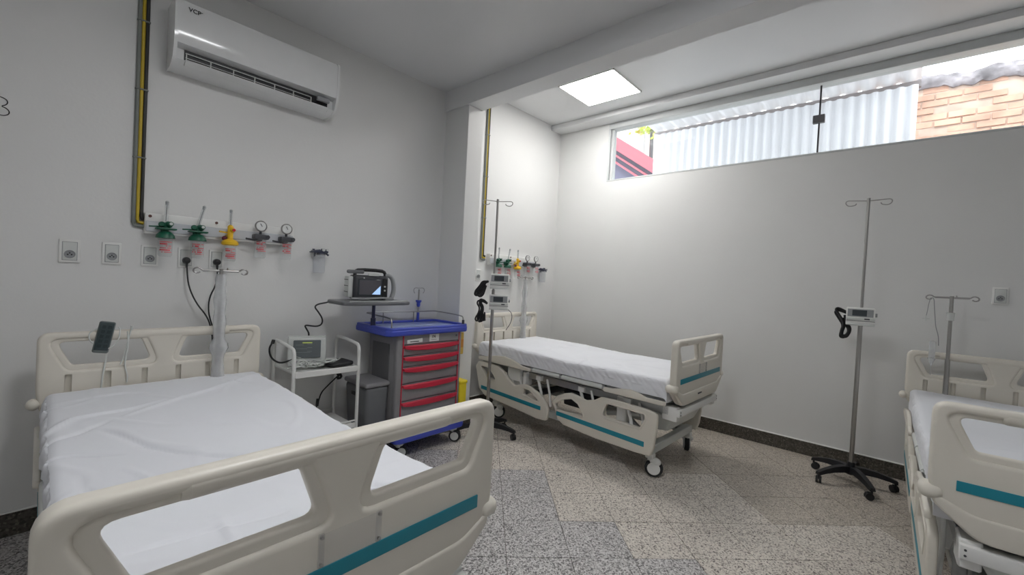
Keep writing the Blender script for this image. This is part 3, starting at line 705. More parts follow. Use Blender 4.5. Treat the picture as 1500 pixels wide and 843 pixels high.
# ------------------------------------------------------------------ gas rail with flowmeters (built at the main wall, copied to the alcove)
def gas_rail(label):
    t = thing('gas_rail', label, 'medical rail', (XL, .39, 1.6))
    b = MB(); b.box((0, 0, -.045), (.045, .80, .075), .006, 2); b.build('channel', white_pl, t)
    MB().box((.043, .004, -.032), (.052, .795, .028), .003, 1).build('front_strip', mat('pale_grey_strip', (.6, .62, .65), .35), t)
    b = MB()
    for y, z in ((.022, .055), (.022, -.005), (.34, .058), (.775, -.02)): b.cyl((.045, y, z), (.050, y, z), .008, seg=10)
    b.build('screws', mat('brown_screw', (.12, .05, .04), .5), t)
    return t
def flowmeter(kind, label, y, tilt=0, pr=True, group='flowmeters on the gas rails'):
    """body plugged in the rail, clear tube above, clear bottle with red print below"""
    m = {'g': green, 'y': yellow, 'v': dark_m}[kind]
    t = thing('flowmeter' if kind != 'v' else 'vacuum_regulator', label, 'flowmeter' if kind != 'v' else 'regulator', (XL+.05, .39+y, 1.6), 0, group)
    b = MB(); b.cyl((0, 0, -.02), (.045, 0, -.02), .016, seg=14)
    if kind == 'g':
        b.sph((.05, .012, .012), .020); b.sph((.055, -.018, .010), .017); b.cyl((.05, -.018, .01), (.08, -.022, .01), .011, seg=12); b.cyl((.05, .016, .012), (.085, .018, .016), .013, seg=12)
        b.box((.02, -.045, -.018), (.08, .048, -.008), .004, 2); b.cyl((.05, 0, -.03), (.05, 0, .01), .013, seg=12)
        b.lathe([(.020, -.028), (.030, -.034), (.042, -.048), (.045, -.066), (0, -.066)], (.05, 0, 0), 22)
        b.cyl((.05, 0, 0), (.06, -.075, -.006), .004, seg=8)
    elif kind == 'y':
        b.cyl((.05, 0, -.045), (.05, 0, .035), .016, seg=14); b.sph((.05, 0, .035), .017); b.sph((.066, .008, .018), .015); b.cyl((.05, -.012, .0), (.055, -.06, .004), .005, seg=8)
        b.lathe([(.018, -.038), (.036, -.046), (.046, -.058), (.046, -.072), (.036, -.078), (0, -.078)], (.05, 0, 0), 22)
    else:
        b.box((.015, -.042, -.022), (.085, .045, .010), .008, 2); b.cyl((.05, 0, .0), (.05, 0, .03), .008, seg=10); b.cyl((.05, -.03, -.03), (.055, -.085, -.024), .006, seg=8); b.cyl((.06, .03, -.005), (.09, .034, -.005), .012, seg=12)
    b.build('valve', m, t)
    if kind == 'g' or kind == 'y':
        tp = (.05+.0, math.sin(tilt)*.13, .14); c = MB(); c.cyl((.05, 0, .02), tp, .0095, seg=12, caps=True); c.sph(tp, .0095); c.build('sight_tube', jar_m, t)
        MB().cyl((.05, math.sin(tilt)*.02, .03), (.05, math.sin(tilt)*.12, .125), .003, seg=6).cyl((.05, math.sin(tilt)*.118, .125), (.05, math.sin(tilt)*.13, .143), .007, seg=8).build('scale', grey_pl, t)
    if kind == 'g': MB().cyl((.088, .018, .016), (.092, .018, .016), .008, seg=12).build('knob_cap', offwhite, t)
    if kind == 'y': MB().cyl((.078, .010, .018), (.086, .011, .018), .009, seg=12).build('knob', red, t); MB().sph((.05, -.03, -.036), .015).build('side_port', mat('maroon_plastic', (.15, .02, .04), .4), t)
    zt, w, hgt = {'g': (-.066, .033, .105), 'y': (-.078, .033, .10), 'v': (-.02, .034, .125)}[kind]
    c = MB(); c.lathe([(w, 0), (w+.003, -.006), (w, -.012), (w, -hgt+.01), (w-.006, -hgt), (0, -hgt)], (.05, 0, zt), 24); c.build('bottle', jar_m, t, 60)
    if kind == 'v':
        MB().lathe([(0, .0), (.033, 0), (.036, .003), (.036, .014), (.032, .017), (.031, .012), (0, .012)], (.045, 0, .065), 26, (1, 0, -.05)).build('gauge', steel, t)
        MB().lathe([(0, 0), (.029, 0), (.029, .002), (0, .002)], (.0575, 0, .0645), 24, (1, 0, -.05)).box((.060, -.0012, .062), (.0615, .0012, .085)).build('dial', paper, t)
        MB().box((.0605, -.0015, .060), (.0625, .0015, .082), 0, 1, Matrix.Rotation(.5, 3, 'X')).build('needle', black, t)
    if pr:
        c = MB(); r_ = w+.0042
        for k, (a0, a1, h) in enumerate(((-.9, .8, .0022), (-.85, .1, .0042), (-.1, .8, .0022), (-.8, .7, .0022), (-.85, .5, .004), (-.6, .75, .0022))):
            z = zt-.022-k*.0115; n = 8
            for i in range(n):
                if random.random() < .12: continue
                p0 = a0+(a1-a0)*i/n; p1 = a0+(a1-a0)*(i+.85)/n
                vs = [c.bm.verts.new((.05+r_*math.cos(a), r_*math.sin(a), zz)) for a, zz in ((p0, z-h), (p1, z-h), (p1, z+h), (p0, z+h))]; c.bm.faces.new(vs)
        c.build('print', red_print, t)
    return t
def wall_socket(label, x, y, z, plugged=False):
    t = thing('wall_socket', label, 'socket', (x, y, z), 0, 'wall sockets')
    MB().box((0, -.039, -.060), (.009, .039, .060), .003, 2).build('cover_plate', white_pl, t)
    MB().box((.008, -.0285, -.0485), (.0095, .0285, .0485), .001, 1).build('inner_line', grey_pl, t)  # thin grey line framing the inner plate
    MB().box((.008, -.026, -.046), (.0115, .026, .046), .002, 1).box((.0115, -.0245, .012), (.0128, .0245, .042), .001, 1).build('inner_plate', offwhite, t)
    b = MB(); b.lathe([(.0, .0005), (.016, .0005), (.019, .004), (.021, .004), (.021, 0)], (.0118, 0, -.016), 24, (1, 0, 0)); so = b.build('outlet', grey_pl, t)
    MB().sph((.0128, -.007, -.018), .0035, (.5, 1, 1), 8).sph((.0128, .007, -.018), .0035, (.5, 1, 1), 8).sph((.0128, 0, -.010), .0032, (.5, 1, 1), 8).build('holes', black, so)
    return t
def regulator(label, y, z, x):
    t = thing('suction_jar', label, 'suction jar', (x, y, z))
    b = MB(); b.cyl((0, 0, .0), (.05, 0, .0), .014, seg=12); b.box((.02, -.055, -.012), (.085, .05, .006), .006, 2)
    for yy, zz in ((-.045, .015), (.042, .018), (.018, .02)): b.cyl((.05, yy, 0), (.05, yy, zz), .009, seg=10)
    b.box((.03, -.015, -.03), (.08, .03, -.008), .005, 1); b.cyl((.05, -.035, -.04), (.05, -.035, 0), .006, seg=8); b.cyl((.05, .04, -.01), (.06, .062, -.028), .007, seg=8); b.cyl((.04, -.07, -.01), (.05, -.04, -.004), .004, seg=8)
    b.build('head', mat('slate_plastic', (.05, .055, .09), .4), t)
    MB().cyl((.085, .012, .012), (.09, .012, .012), .012, seg=14).cyl((.085, .04, .012), (.089, .04, .012), .009, seg=12).build('cap', offwhite, t)
    MB().lathe([(.040, -.02), (.042, -.028), (.040, -.034), (.040, -.15), (.036, -.16), (0, -.16)], (.045, 0, 0), 26).build('jar', jar_thick, t, 60)
    return t
def conduit(label, y, x, top, bot, w=.35):
    t = thing('gas_conduit', label, 'pipe', (x, y, top))
    L_ = top-bot
    for nm, dy, dx, r_, m in (('grey_pipe', 0, .010, .010, duct_grey), ('yellow_pipe', .0165, .012, .0085, duct_yellow), ('black_pipe', .033, .010, .0095, mat('dark_conduit', (.03, .03, .028), .5))):
        pts = [(dx, dy, 0)]; zb = -L_+dy*1.15
        pts += [(dx, dy, zb+.02), (dx, dy+.004, zb+.004), (dx, dy+.02, zb), (dx, .062, zb)]
        MB().tube(pts, r_, 10).build(nm, m, t)
    b = MB()
    for k in range(1, 4): b.box((.0, -.012, -L_*k/4), (.024, .045, -L_*k/4+.008), .002, 1)
    b.build('clip', duct_grey, t)
    return t
names = {'g0': 'green-bodied flowmeter, upright, leftmost on the {} gas rail', 'g1': 'green-bodied flowmeter with a leaning tube, second on the {} gas rail', 'y': 'yellow-bodied flowmeter in the middle of the {} gas rail',
         'v0': 'round gauge vacuum regulator next to the yellow flowmeter on the {} gas rail', 'v1': 'round gauge vacuum regulator at the right end of the {} gas rail'}
gas = [gas_rail('white gas outlet rail on the left wall above the foreground bed')]
for key, kind, y, tl in (('g0', 'g', .085, .02), ('g1', 'g', .235, .22), ('y', 'y', .402, 0.0), ('v0', 'v', .572, 0), ('v1', 'v', .730, 0)):
    gas.append(flowmeter(kind, names[key].format('main wall'), y, tl, True))
gas2 = []
for o in gas:
    c = dup(o); c.location = o.location+Vector((XA-XL, 2.865+(.0 if o.name.startswith('gas') else 0), -.005)); c['label'] = o['label'].replace('main wall', 'alcove').replace('on the left wall above the foreground bed', 'on the alcove wall above the far bed'); gas2.append(c)
conduit('grey, yellow and black gas pipes running down the left wall', .345, XL, ZM, 1.595)
c = conduit('grey, yellow and black gas pipes beside the pier in the alcove', 3.155, XA, ZA, 1.60)
for lab, y in (('leftmost empty socket on the left wall', .102), ('second empty socket from the left on the left wall', .262), ('empty socket below the left end of the gas rail', .422), ('socket with a black plug and cord, under the green flowmeters', .590), ('socket with a black plug under the yellow flowmeter', .745)):
    wall_socket(lab, XL, y, 1.43)
wall_socket('pale socket on the alcove wall beside the pipes', XA, 3.133, 1.43)
wall_socket('pale socket under the middle of the alcove gas rail', XA, 3.60, 1.43)
s3 = wall_socket('socket high on the wall above the right bed', .566, YF, 1.458); s3.rotation_euler.z = -PI/2
regulator('clear suction jar with dark head on the wall right of the main gas rail', 1.375, 1.535, XL)
regulator('suction jar with dark head right of the alcove gas rail', 4.20, 1.545, XA)
# plugs and their cords run down behind the headboard
for lab, y, pts in (('black plug and cord hanging from the fourth socket', .590, [(.04, 0, -.02), (.045, .0, -.06), (.05, .01, -.16), (.06, .05, -.26), (.065, .10, -.33), (.07, .125, -.40), (.06, .14, -.50), (.05, .14, -.62)]),
                    ('black plug and cord hanging from the fifth socket', .745, [(.04, 0, -.02), (.045, 0, -.06), (.05, -.005, -.14), (.055, -.04, -.22), (.06, -.045, -.30), (.06, -.03, -.37), (.055, -.012, -.42), (.045, -.01, -.62)])):
    t = thing('power_plug', lab, 'plug', (XL, y, 1.414)); MB().lathe([(0, 0), (.018, 0), (.02, .01), (.018, .03), (.01, .036), (0, .036)], (.012, 0, 0), 18, (1, 0, 0)).cyl((.03, 0, .006), (.036, 0, -.045), .009, .005, seg=10).build('plug', black, t)
    MB().tube(pts, .0042, 8, 2).build('cord', black, t)

# ------------------------------------------------------------------ air conditioner
ac = thing('air_conditioner', 'white split air conditioner high on the left wall', 'air conditioner', (XL, .478, 2.51))
LA = .905
def xz_sweep(b, pts, y0, y1):
    A = [b.bm.verts.new((x, y0, z)) for x, z in pts]; B = [b.bm.verts.new((x, y1, z)) for x, z in pts]; n = len(pts)
    for k in range(n): b.bm.faces.new((A[k], A[(k+1) % n], B[(k+1) % n], B[k]))
    b.bm.faces.new(A[::-1]); b.bm.faces.new(B)
    return b
prof = [(0, .0), (.10, .0), (.135, .012), (.165, .032), (.138, .042), (.138, .100), (.197, .110), (.206, .14), (.208, .20), (.206, .325), (.198, .345), (.18, .352), (0, .352)]
b = MB(); xz_sweep(b, prof, 0, LA)
b.build('body', ac_m, ac, 30)
for y0, y1 in ((-.012, .004), (LA-.004, LA+.012)):
    pc = [(0, -.003), (.10, -.003), (.14, .010), (.175, .035), (.198, .085), (.209, .14), (.211, .20), (.209, .327), (.20, .348), (.18, .355), (0, .355)]
    xz_sweep(MB(), pc, y0, y1).build('end_cap', ac_m, ac, 40)
MB().box((.10, .045, .043), (.141, LA-.04, .099)).build('outlet_recess', black, ac)
b = MB(); 
for k in range(7):
    y = .055+k*(LA-.21)/6; b.box((.140, y-.0022, .046), (.150, y+.0022, .080))
b.box((.146, .05, .052), (.152, LA-.16, .055)); b.box((.146, .05, .076), (.153, LA-.16, .080)); b.build('vanes', offwhite, ac)
fl = MB(); fl.box((.135, .045, .018), (.182, LA-.045, .026), .003, 1, Matrix.Rotation(math.radians(-28), 3, 'Y')).build('flap', ac_m, ac)
MB().box((.2, LA-.13, .060), (.175, LA-.05, .085), .003, 1).build('display_window', grey_pl, ac)
b = MB(); b.text('VCP', .031, FR((.2085, .075, .302), (0, 1, 0), (0, 0, 1), (1, 0, 0))); b.box((.2075, .103, .309), (.2092, .112, .311)); b.build('logo', black, ac)

# ------------------------------------------------------------------ emergency cart
ct = thing('crash_cart', 'grey medical cart with red drawer handles and blue top beside the pier', 'cart', (-2.92, 2.105, 0))
X0, X1, Y0, Y1 = -.20, .20, -.315, .318
b = MB(); b.box((X0, Y0, .20), (X1-.025, Y1, .935), .01, 2); b.box((X1-.05, Y0, .20), (X1, Y0+.055, .935), .012, 3); b.box((X1-.05, Y1-.035, .20), (X1, Y1, .935), .012, 3); b.box((X1-.04, Y0+.05, .862), (X1, Y1-.03, .935), .004, 1)
b.build('body', grey_cart, ct)
MB().box((X0+.06, Y0-.004, .45), (X1-.10, Y0+.002, .86), .004, 1).build('side_panel', grey_cart_d, ct)
b = MB(); b.box((X1-.002, Y0+.047, .20), (X1+.004, Y0+.055, .935)); b.build('edge_trim', red, ct); b = MB(); b.box((X1-.002, Y1-.035, .20), (X1+.004, Y1-.029, .935)); b.build('edge_trim', red, ct)
def smile(z, w=.27, dp=.042):
    pts = [(-w, z)]; pts += [(w, z)]
    n = 14
    return [(-w, z), (w, z)]+[(w*math.cos(PI*k/n)*1.0, z-.012-dp*math.sin(PI*k/n)**.8*.75) for k in range(n+1)]
zs = [.862, .775, .690, .560, .425, .215]
ym = (Y0+.055+Y1-.035)/2
for k in range(5):
    z1 = zs[k]-.004; z0 = zs[k+1]+.004
    d = MB().box((X1-.045, Y0+.058, z0), (X1-.004, Y1-.038, z1), .004, 2).build('drawer', grey_cart, ct)
    pts = smile(z1-.004); b = MB(); b.plate([[(ym+x, z) for x, z in rpoly(pts, .002, 2)]], .030, .006, FR((X1+.006, 0, 0), (0, 1, 0), (0, 0, 1), (1, 0, 0)), 3); b.build('handle', red, d, 45)
MB().plate([rpoly([(Y0+.085, .868), (Y0+.225, .874), (Y0+.225, .905), (Y0+.085, .897)], .003, 2)], .004, .001, FR((X1+.001, 0, 0), (0, 1, 0), (0, 0, 1), (1, 0, 0)), 1).build('label_holder', paper, ct)
MB().box((X1+.002, Y0+.11, .880), (X1+.0035, Y0+.19, .886)).build('label_print', black, ct)
pl_ = MB().box((X1, ym-.035, .872), (X1+.003, ym+.06, .930), .001, 1).build('paper_sign', paper, ct)
b = MB(); b.text('1N', .032, FR((X1+.004, ym+.004, .910), (0, 1, 0), (0, 0, 1), (1, 0, 0)), .0004); b.box((X1+.003, ym-.02, .886), (X1+.0042, ym+.035, .888)); b.build('sign_print', black, pl_)
MB().cyl((X1-.002, Y1-.06, .905), (X1+.006, Y1-.06, .905), .008, seg=12).build('lock', grey_cart_d, ct)
# blue tray top and plinth
tray = [(-.25, -.42), (.20, -.42), (.235, -.385), (.235, .34), (.19, .385), (-.19, .385), (-.25, .34)]
b = MB(); b.plate([rpoly(tray, .03, 4)], .045, .012, FR((0, 0, .957), (1, 0, 0), (0, 1, 0), (0, 0, 1)), 4)
inner = grow(tray, -.045); b.plate([rpoly(grow(tray, -.004), .03, 4), rpoly(inner, .025, 4)], .03, .008, FR((0, 0, .982), (1, 0, 0), (0, 1, 0), (0, 0, 1)), 3)
b.build('top_tray', blue, ct, 50)
MB().plate([rpoly(grow(tray, -.06), .02, 3)], .003, .001, FR((0, 0, .9805), (1, 0, 0), (0, 1, 0), (0, 0, 1)), 1).build('tray_liner', mat('pale_blue_liner', (.25, .32, .6), .25), ct)
MB().plate([rpoly([(-.22, -.34), (.25, -.34), (.28, -.3), (.28, .3), (.25, .34), (-.22, .34)], .03, 3)], .07, .012, FR((0, 0, .168), (1, 0, 0), (0, 1, 0), (0, 0, 1)), 3).build('plinth', blue, ct)
zr = 1.075
b = MB(); b.tube([(.19, -.365, .985), (.19, -.365, zr-.03), (.17, -.365, zr-.008), (-.17, -.365, zr), (-.20, -.34, zr), (-.20, .30, zr), (-.17, .335, zr), (.17, .335, zr-.01), (.19, .335, zr-.03), (.19, .335, .985)], .0055, 8, 1)
for y in (-.20, .10): b.cyl((-.2, y, .985), (-.2, y, zr), .0045, seg=8)
b.build('guard_rail', steel, ct); MB().cyl((.19, .335, .985), (.19, .335, 1.03), .011, seg=10).build('rail_foot', dark_m, ct)
for x, y, a in ((.205, .26, .7), (.205, -.27, 1.2), (-.16, .26, .3), (-.16, -.27, 2)):
    ax = Vector((math.cos(a+PI/2), math.sin(a+PI/2), 0)); c0 = Vector((x+.02*math.cos(a), y+.02*math.sin(a), .05))
    co = MB().cyl((x, y, .09), (x, y, .135), .018, seg=12).box((x-.03, y-.03, .10), (x+.03, y+.03, .125), .008, 1).lathe([(0, -.018), (.034, -.018), (.036, 0), (.034, .018), (0, .018)], c0, 20, ax).build('castor', offwhite, ct)
    MB().lathe([(.030, -.014), (.046, -.014), (.05, -.006), (.05, .006), (.046, .014), (.030, .014)], c0, 24, ax).build('tyre', rubber, co)
# short drip pole of the cart
b = MB(); b.cyl((-.2, .145, .985), (-.2, .145, 1.27), .006, seg=10)
b.tube([(-.2, .10, 1.235), (-.2, .085, 1.26), (-.2, .10, 1.285), (-.2, .145, 1.28), (-.2, .19, 1.285), (-.2, .205, 1.26), (-.2, .19, 1.235)], .003, 6, 1); dp_ = b.build('drip_hook', steel, ct)
MB().cyl((-.2, .145, .985), (-.2, .145, 1.065), .012, seg=12).lathe([(.010, -.035), (.016, -.02), (.016, 0), (.026, .012), (.026, .024), (0, .024)], (-.2, .145, 1.15), 16).build('collar', blue, dp_)
# pole and platform that carry the defibrillator
b = MB(); b.cyl((-.02, -.395, .985), (-.02, -.395, 1.16), .013, seg=12); b.cyl((-.02, -.395, .985), (-.02, -.395, 1.05), .019, seg=12)
b.build('platform_post', mat('dark_blue_post', (.03, .035, .1), .4), ct)
pf = MB(); pf.plate([rpoly([(-.13, -.72), (.14, -.72), (.17, -.64), (.17, -.25), (.14, -.17), (-.13, -.17)], .05, 5)], .028, .010, FR((0, 0, 1.175), (1, 0, 0), (0, 1, 0), (0, 0, 1)), 3); pf = pf.build('platform', mat('platform_grey', (.15, .155, .165), .4), ct)
pf2 = MB(); pf2.tube([(.150, -.68, 1.190), (.165, -.3, 1.190), (.12, -.19, 1.190)], .007, 8, 1); pf2.build('platform_rim', grey_metal, pf)
# waste bin and yellow boxes hung on the cart
bn = thing('waste_bin', 'dark grey waste bin hung on the left side of the cart', 'bin', (-2.93, 1.69, .13))
b = MB(); vs = [(-.15, -.08, 0), (.13, -.08, 0), (.13, .085, 0), (-.15, .085, 0), (-.17, -.105, .43), (.155, -.105, .43), (.155, .085, .43), (-.17, .085, .43)]
v = [b.bm.verts.new(q_) for q_ in vs]
for q_ in ((0, 1, 2, 3), (4, 7, 6, 5), (0, 4, 5, 1), (1, 5, 6, 2), (2, 6, 7, 3), (3, 7, 4, 0)): b.bm.faces.new([v[k] for k in q_])
bmesh.ops.bevel(b.bm, geom=b.bm.edges[:], offset=.03, segments=4, profile=.5, affect='EDGES'); b.build('bucket', mat('bin_grey', (.15, .155, .165), .45), bn)
MB().box((-.175, -.112, .425), (.162, .088, .462), .016, 3).build('lid', grey_cart, bn); MB().box((-.06, -.107, .345), (.04, -.098, .375), .004, 1).build('grip_hole', black, bn)
yb = thing('sharps_box', 'yellow box hung low on the right side of the cart', 'box', (-2.80, 2.475, .26))
MB().box((-.09, -.045, 0), (.08, .035, .22), .01, 2).build('container', lemon, yb); MB().box((-.095, -.048, .215), (.088, .038, .245), .008, 2).build('lid', lemon, yb)
yb = thing('glove_box', 'narrow orange-yellow box high on the right side of the cart', 'box', (-2.80, 2.452, .73))
MB().box((-.07, -.025, 0), (.05, .025, .19), .004, 1).build('carton', mat('orange_yellow_card', (.75, .5, .1), .6), yb); MB().box((.049, -.02, .06), (.053, .02, .13), .001, 1).build('carton_panel', mat('orange_card', (.7, .3, .06), .6), yb)

# defibrillator
df = thing('defibrillator', 'black and grey defibrillator with lit screen on the cart platform', 'defibrillator', (-2.97, 1.68, 1.19), math.radians(-14))
b = MB(); b.box((-.09, -.13, .0), (.075, .125, .185), .02, 3); b.build('case', mat('charcoal_case', (.045, .047, .055), .45), df)
MB().box((-.08, -.165, .015), (.05, -.128, .175), .012, 2).build('side_module', offwhite, df)
b = MB()
for z in (.055, .10, .145): b.box((-.07, -.1665, z), (.045, -.164, z+.005))
b.build('vents', dark_m, df)
b = MB(); b.tube([(.03, -.115, .17), (.03, -.115, .21), (.03, -.09, .225), (.03, .08, .225), (.03, .11, .21), (.03, .11, .17)], .013, 10, 1); b.build('handle', black, df)
MB().box((.0, -.17, .195), (.05, -.05, .222), .01, 2).build('paddle', mat('mid_grey_paddle', (.14, .145, .155), .4), df)
b = MB(); b.tube([(.03, .11, .19), (.03, .15, .19), (.035, .175, .15), (.04, .18, .07), (.05, .16, .02)], .017, 10, 2); b.build('paddle_cable', grey_pl, df)
MB().box((.074, -.10, .035), (.079, .075, .155), .003, 1).build('screen_bezel', screen_off, df)
MB().box((.0785, -.090, .042), (.0805, .066, .150)).build('screen', mat('dim_display', (.11, .105, .12), .12), df)
b = MB(); vs = [b.bm.verts.new(p_) for p_ in ((.081, .0, .044), (.081, .064, .044), (.081, .064, .11))]; b.bm.faces.new(vs); b.build('lit_corner', screen_blue, df)
MB().box((.072, .078, .02), (.080, .115, .165), .003, 1).build('button_strip', black, df)
b = MB()
for z in (.075, .105): b.cyl((.080, .096, z), (.084, .096, z), .007, seg=10)
b.cyl((.080, -.06, .165), (.082, -.06, .165), .005, seg=8); b.box((.07, -.03, .182), (.085, .05, .20), .003, 1); b.build('knobs', offwhite, df)
b = MB(); b.box((.08, -.15, .005), (.13, -.02, .02), .006, 2); b.box((.09, .08, .004), (.15, .15, .025), .01, 2); b.tube([(.09, -.1, .012), (.13, -.02, .015), (.12, .06, .02), (.14, .12, .02)], .008, 8, 2); b.build('leads', grey_pl, df)

# coiled cable from the platform down to the monitor trolley
b = MB(); A = Vector((-3.0, 1.43, 1.18)); pts = []
for s_ in [(-3.0, 1.44, 1.185), (-3.02, 1.38, 1.165), (-3.03, 1.325, 1.155), (-3.03, 1.30, 1.135), (-3.02, 1.325, 1.10), (-3.0, 1.35, 1.05), (-3.0, 1.345, 1.01), (-3.0, 1.31, .998), (-3.0, 1.27, 1.005), (-3.0, 1.225, 1.012), (-3.0, 1.24, .985), (-3.02, 1.265, .955), (-3.03, 1.27, .93)]: pts.append(s_)
b.tube(pts, .0055, 8, 2); tag(b.build('coiled_cable', black), 'black curly cable between the cart platform and the white trolley', 'cable')

# ------------------------------------------------------------------ white trolley with monitor
tr_ = thing('tube_trolley', 'white tubular trolley carrying the patient monitor, by the left wall', 'trolley', (-2.975, 1.31, 0))
for y in (-.22, .22):
    MB().tube([(.175, y, .06), (.175, y, .84), (.165, y, .87), (.14, y, .885), (-.14, y, .905), (-.165, y, .89), (-.175, y, .86), (-.175, y, .06)], .0115, 12, 1).build('tube_frame', white_pl, tr_)
b = MB(); b.box((-.185, -.215, .715), (.185, .215, .73), .003, 1); b.box((.172, -.215, .695), (.188, .215, .735), .003, 1); b.box((-.188, -.215, .695), (-.175, .215, .735), .003, 1); b.build('shelf', white_pl, tr_)
b = MB(); b.box((-.175, -.215, .30), (.175, .215, .31), .003, 1); b.box((.170, -.21, .29), (.180, .21, .325), .002, 1)
for x in (-.175, .175): b.cyl((x, -.22, .34), (x, .22, .34), .006, seg=8)
b.build('lower_shelf', white_pl, tr_)
for x in (-.175, .175):
    for y in (-.22, .22):
        co = MB().cyl((x, y, .045), (x, y, .075), .010, seg=10).box((x-.012, y-.016, .035), (x+.012, y+.016, .058), .004, 1).build('castor', grey_metal, tr_)
        MB().cyl((x, y-.01, .028), (x, y+.01, .028), .028, seg=18).build('wheel', rubber, co)
mn = thing('patient_monitor', 'white patient monitor with dark display on the trolley', 'monitor', (-3.0, 1.25, .731), math.radians(-22))
q = Matrix.Rotation(math.radians(-6), 3, 'Y')
MB().box((-.075, -.120, .0), (.045, .120, .195), .014, 3, q).build('case', offwhite, mn)
MB().box((.048, -.085, .062), (.056, .085, .182), .004, 1, q).build('screen', screen_grey, mn)
b = MB(); b.box((.0555, -.03, .163), (.0575, .03, .168), 0, 1, q); b.build('status_line', mat('lit_status', (.4, .5, .1), .4, emit=(.6, .7, .15), es=.4), mn)
b = MB()
for k, z in enumerate((.15, .125, .10, .08)): b.box((.0585, -.07, z), (.0592, -.02+.02*k, z+.002), 0, 1, q); b.box((.0585, .0, z+.006), (.0592, .03, z+.008), 0, 1, q)
b.build('traces', grey_pl, mn)
b = MB()
for k in range(6): b.cyl((.052, -.06+k*.024, .035), (.060, -.06+k*.024, .034), .0065, seg=10)
b.build('buttons', grey_pl, mn)
b = MB(); b.box((-.03, -.12, .19), (.0, .12, .203), .005, 2); b.build('carry_handle', offwhite, mn)
b = MB()
for k in range(12):
    r = random.Random(k); y = 1.12+.025*k; pts = [(-2.93, 1.16+.012*k, .765)]
    for i in range(5): pts.append((-2.93+.14*r.random(), y+r.uniform(-.09, .09), .742+.045*r.random()))
    b.tube(pts, .0042, 6, 2)
b.tube([(-2.95, 1.12, .78), (-2.84, 1.10, .76), (-2.80, 1.12, .81), (-2.83, 1.17, .80), (-2.86, 1.2, .745)], .0035, 6, 2); b.tube([(-2.93, 1.13, .80), (-2.85, 1.13, .83), (-2.81, 1.18, .79), (-2.86, 1.24, .742)], .003, 6, 2)
tag(b.build('monitor_leads', offwhite), 'tangle of pale monitor leads lying on the white trolley', 'cables')
b = MB(); b.plate([rpoly([(-.085, -.10), (.085, -.085), (.085, .09), (-.075, .10)], .03, 5)], .026, .012, FR((-2.885, 1.405, .752), (1, .15, 0), (-.15, 1, 0), (0, 0, 1)), 4); b.tube([(-2.89, 1.34, .76), (-2.86, 1.28, .75), (-2.9, 1.22, .75)], .006, 8, 2)
tag(b.build('pressure_cuff', black, None, 60), 'folded black blood pressure cuff on the white trolley', 'cuff')
b = MB(); b.tube([(-3.03, 1.035, .90), (-3.04, 1.02, .86), (-3.03, 1.03, .80), (-3.0, 1.07, .765), (-3.0, 1.12, .77), (-2.99, 1.16, .79)], .006, 8, 2); b.cyl((-3.03, 1.037, .895), (-3.027, 1.043, .92), .011, seg=10)
tag(b.build('black_lead', black), 'black lead curving off the left side of the trolley', 'cable')
b = MB(); b.tube([(-2.93, 1.43, .715), (-2.92, 1.45, .68), (-2.92, 1.43, .66), (-2.93, 1.46, .66), (-2.92, 1.47, .63), (-2.94, 1.44, .62), (-2.94, 1.46, .65)], .009, 8, 1); b.tube([(-2.93, 1.44, .64), (-2.97, 1.39, .57), (-3.0, 1.36, .52), (-3.0, 1.345, .46), (-3.0, 1.33, .42)], .0045, 8, 2); b.cyl((-3.0, 1.335, .43), (-3.0, 1.34, .48), .011, seg=8)
tag(b.build('bundled_cord', black), 'black cord bundled and hanging beneath the trolley shelf', 'cable')

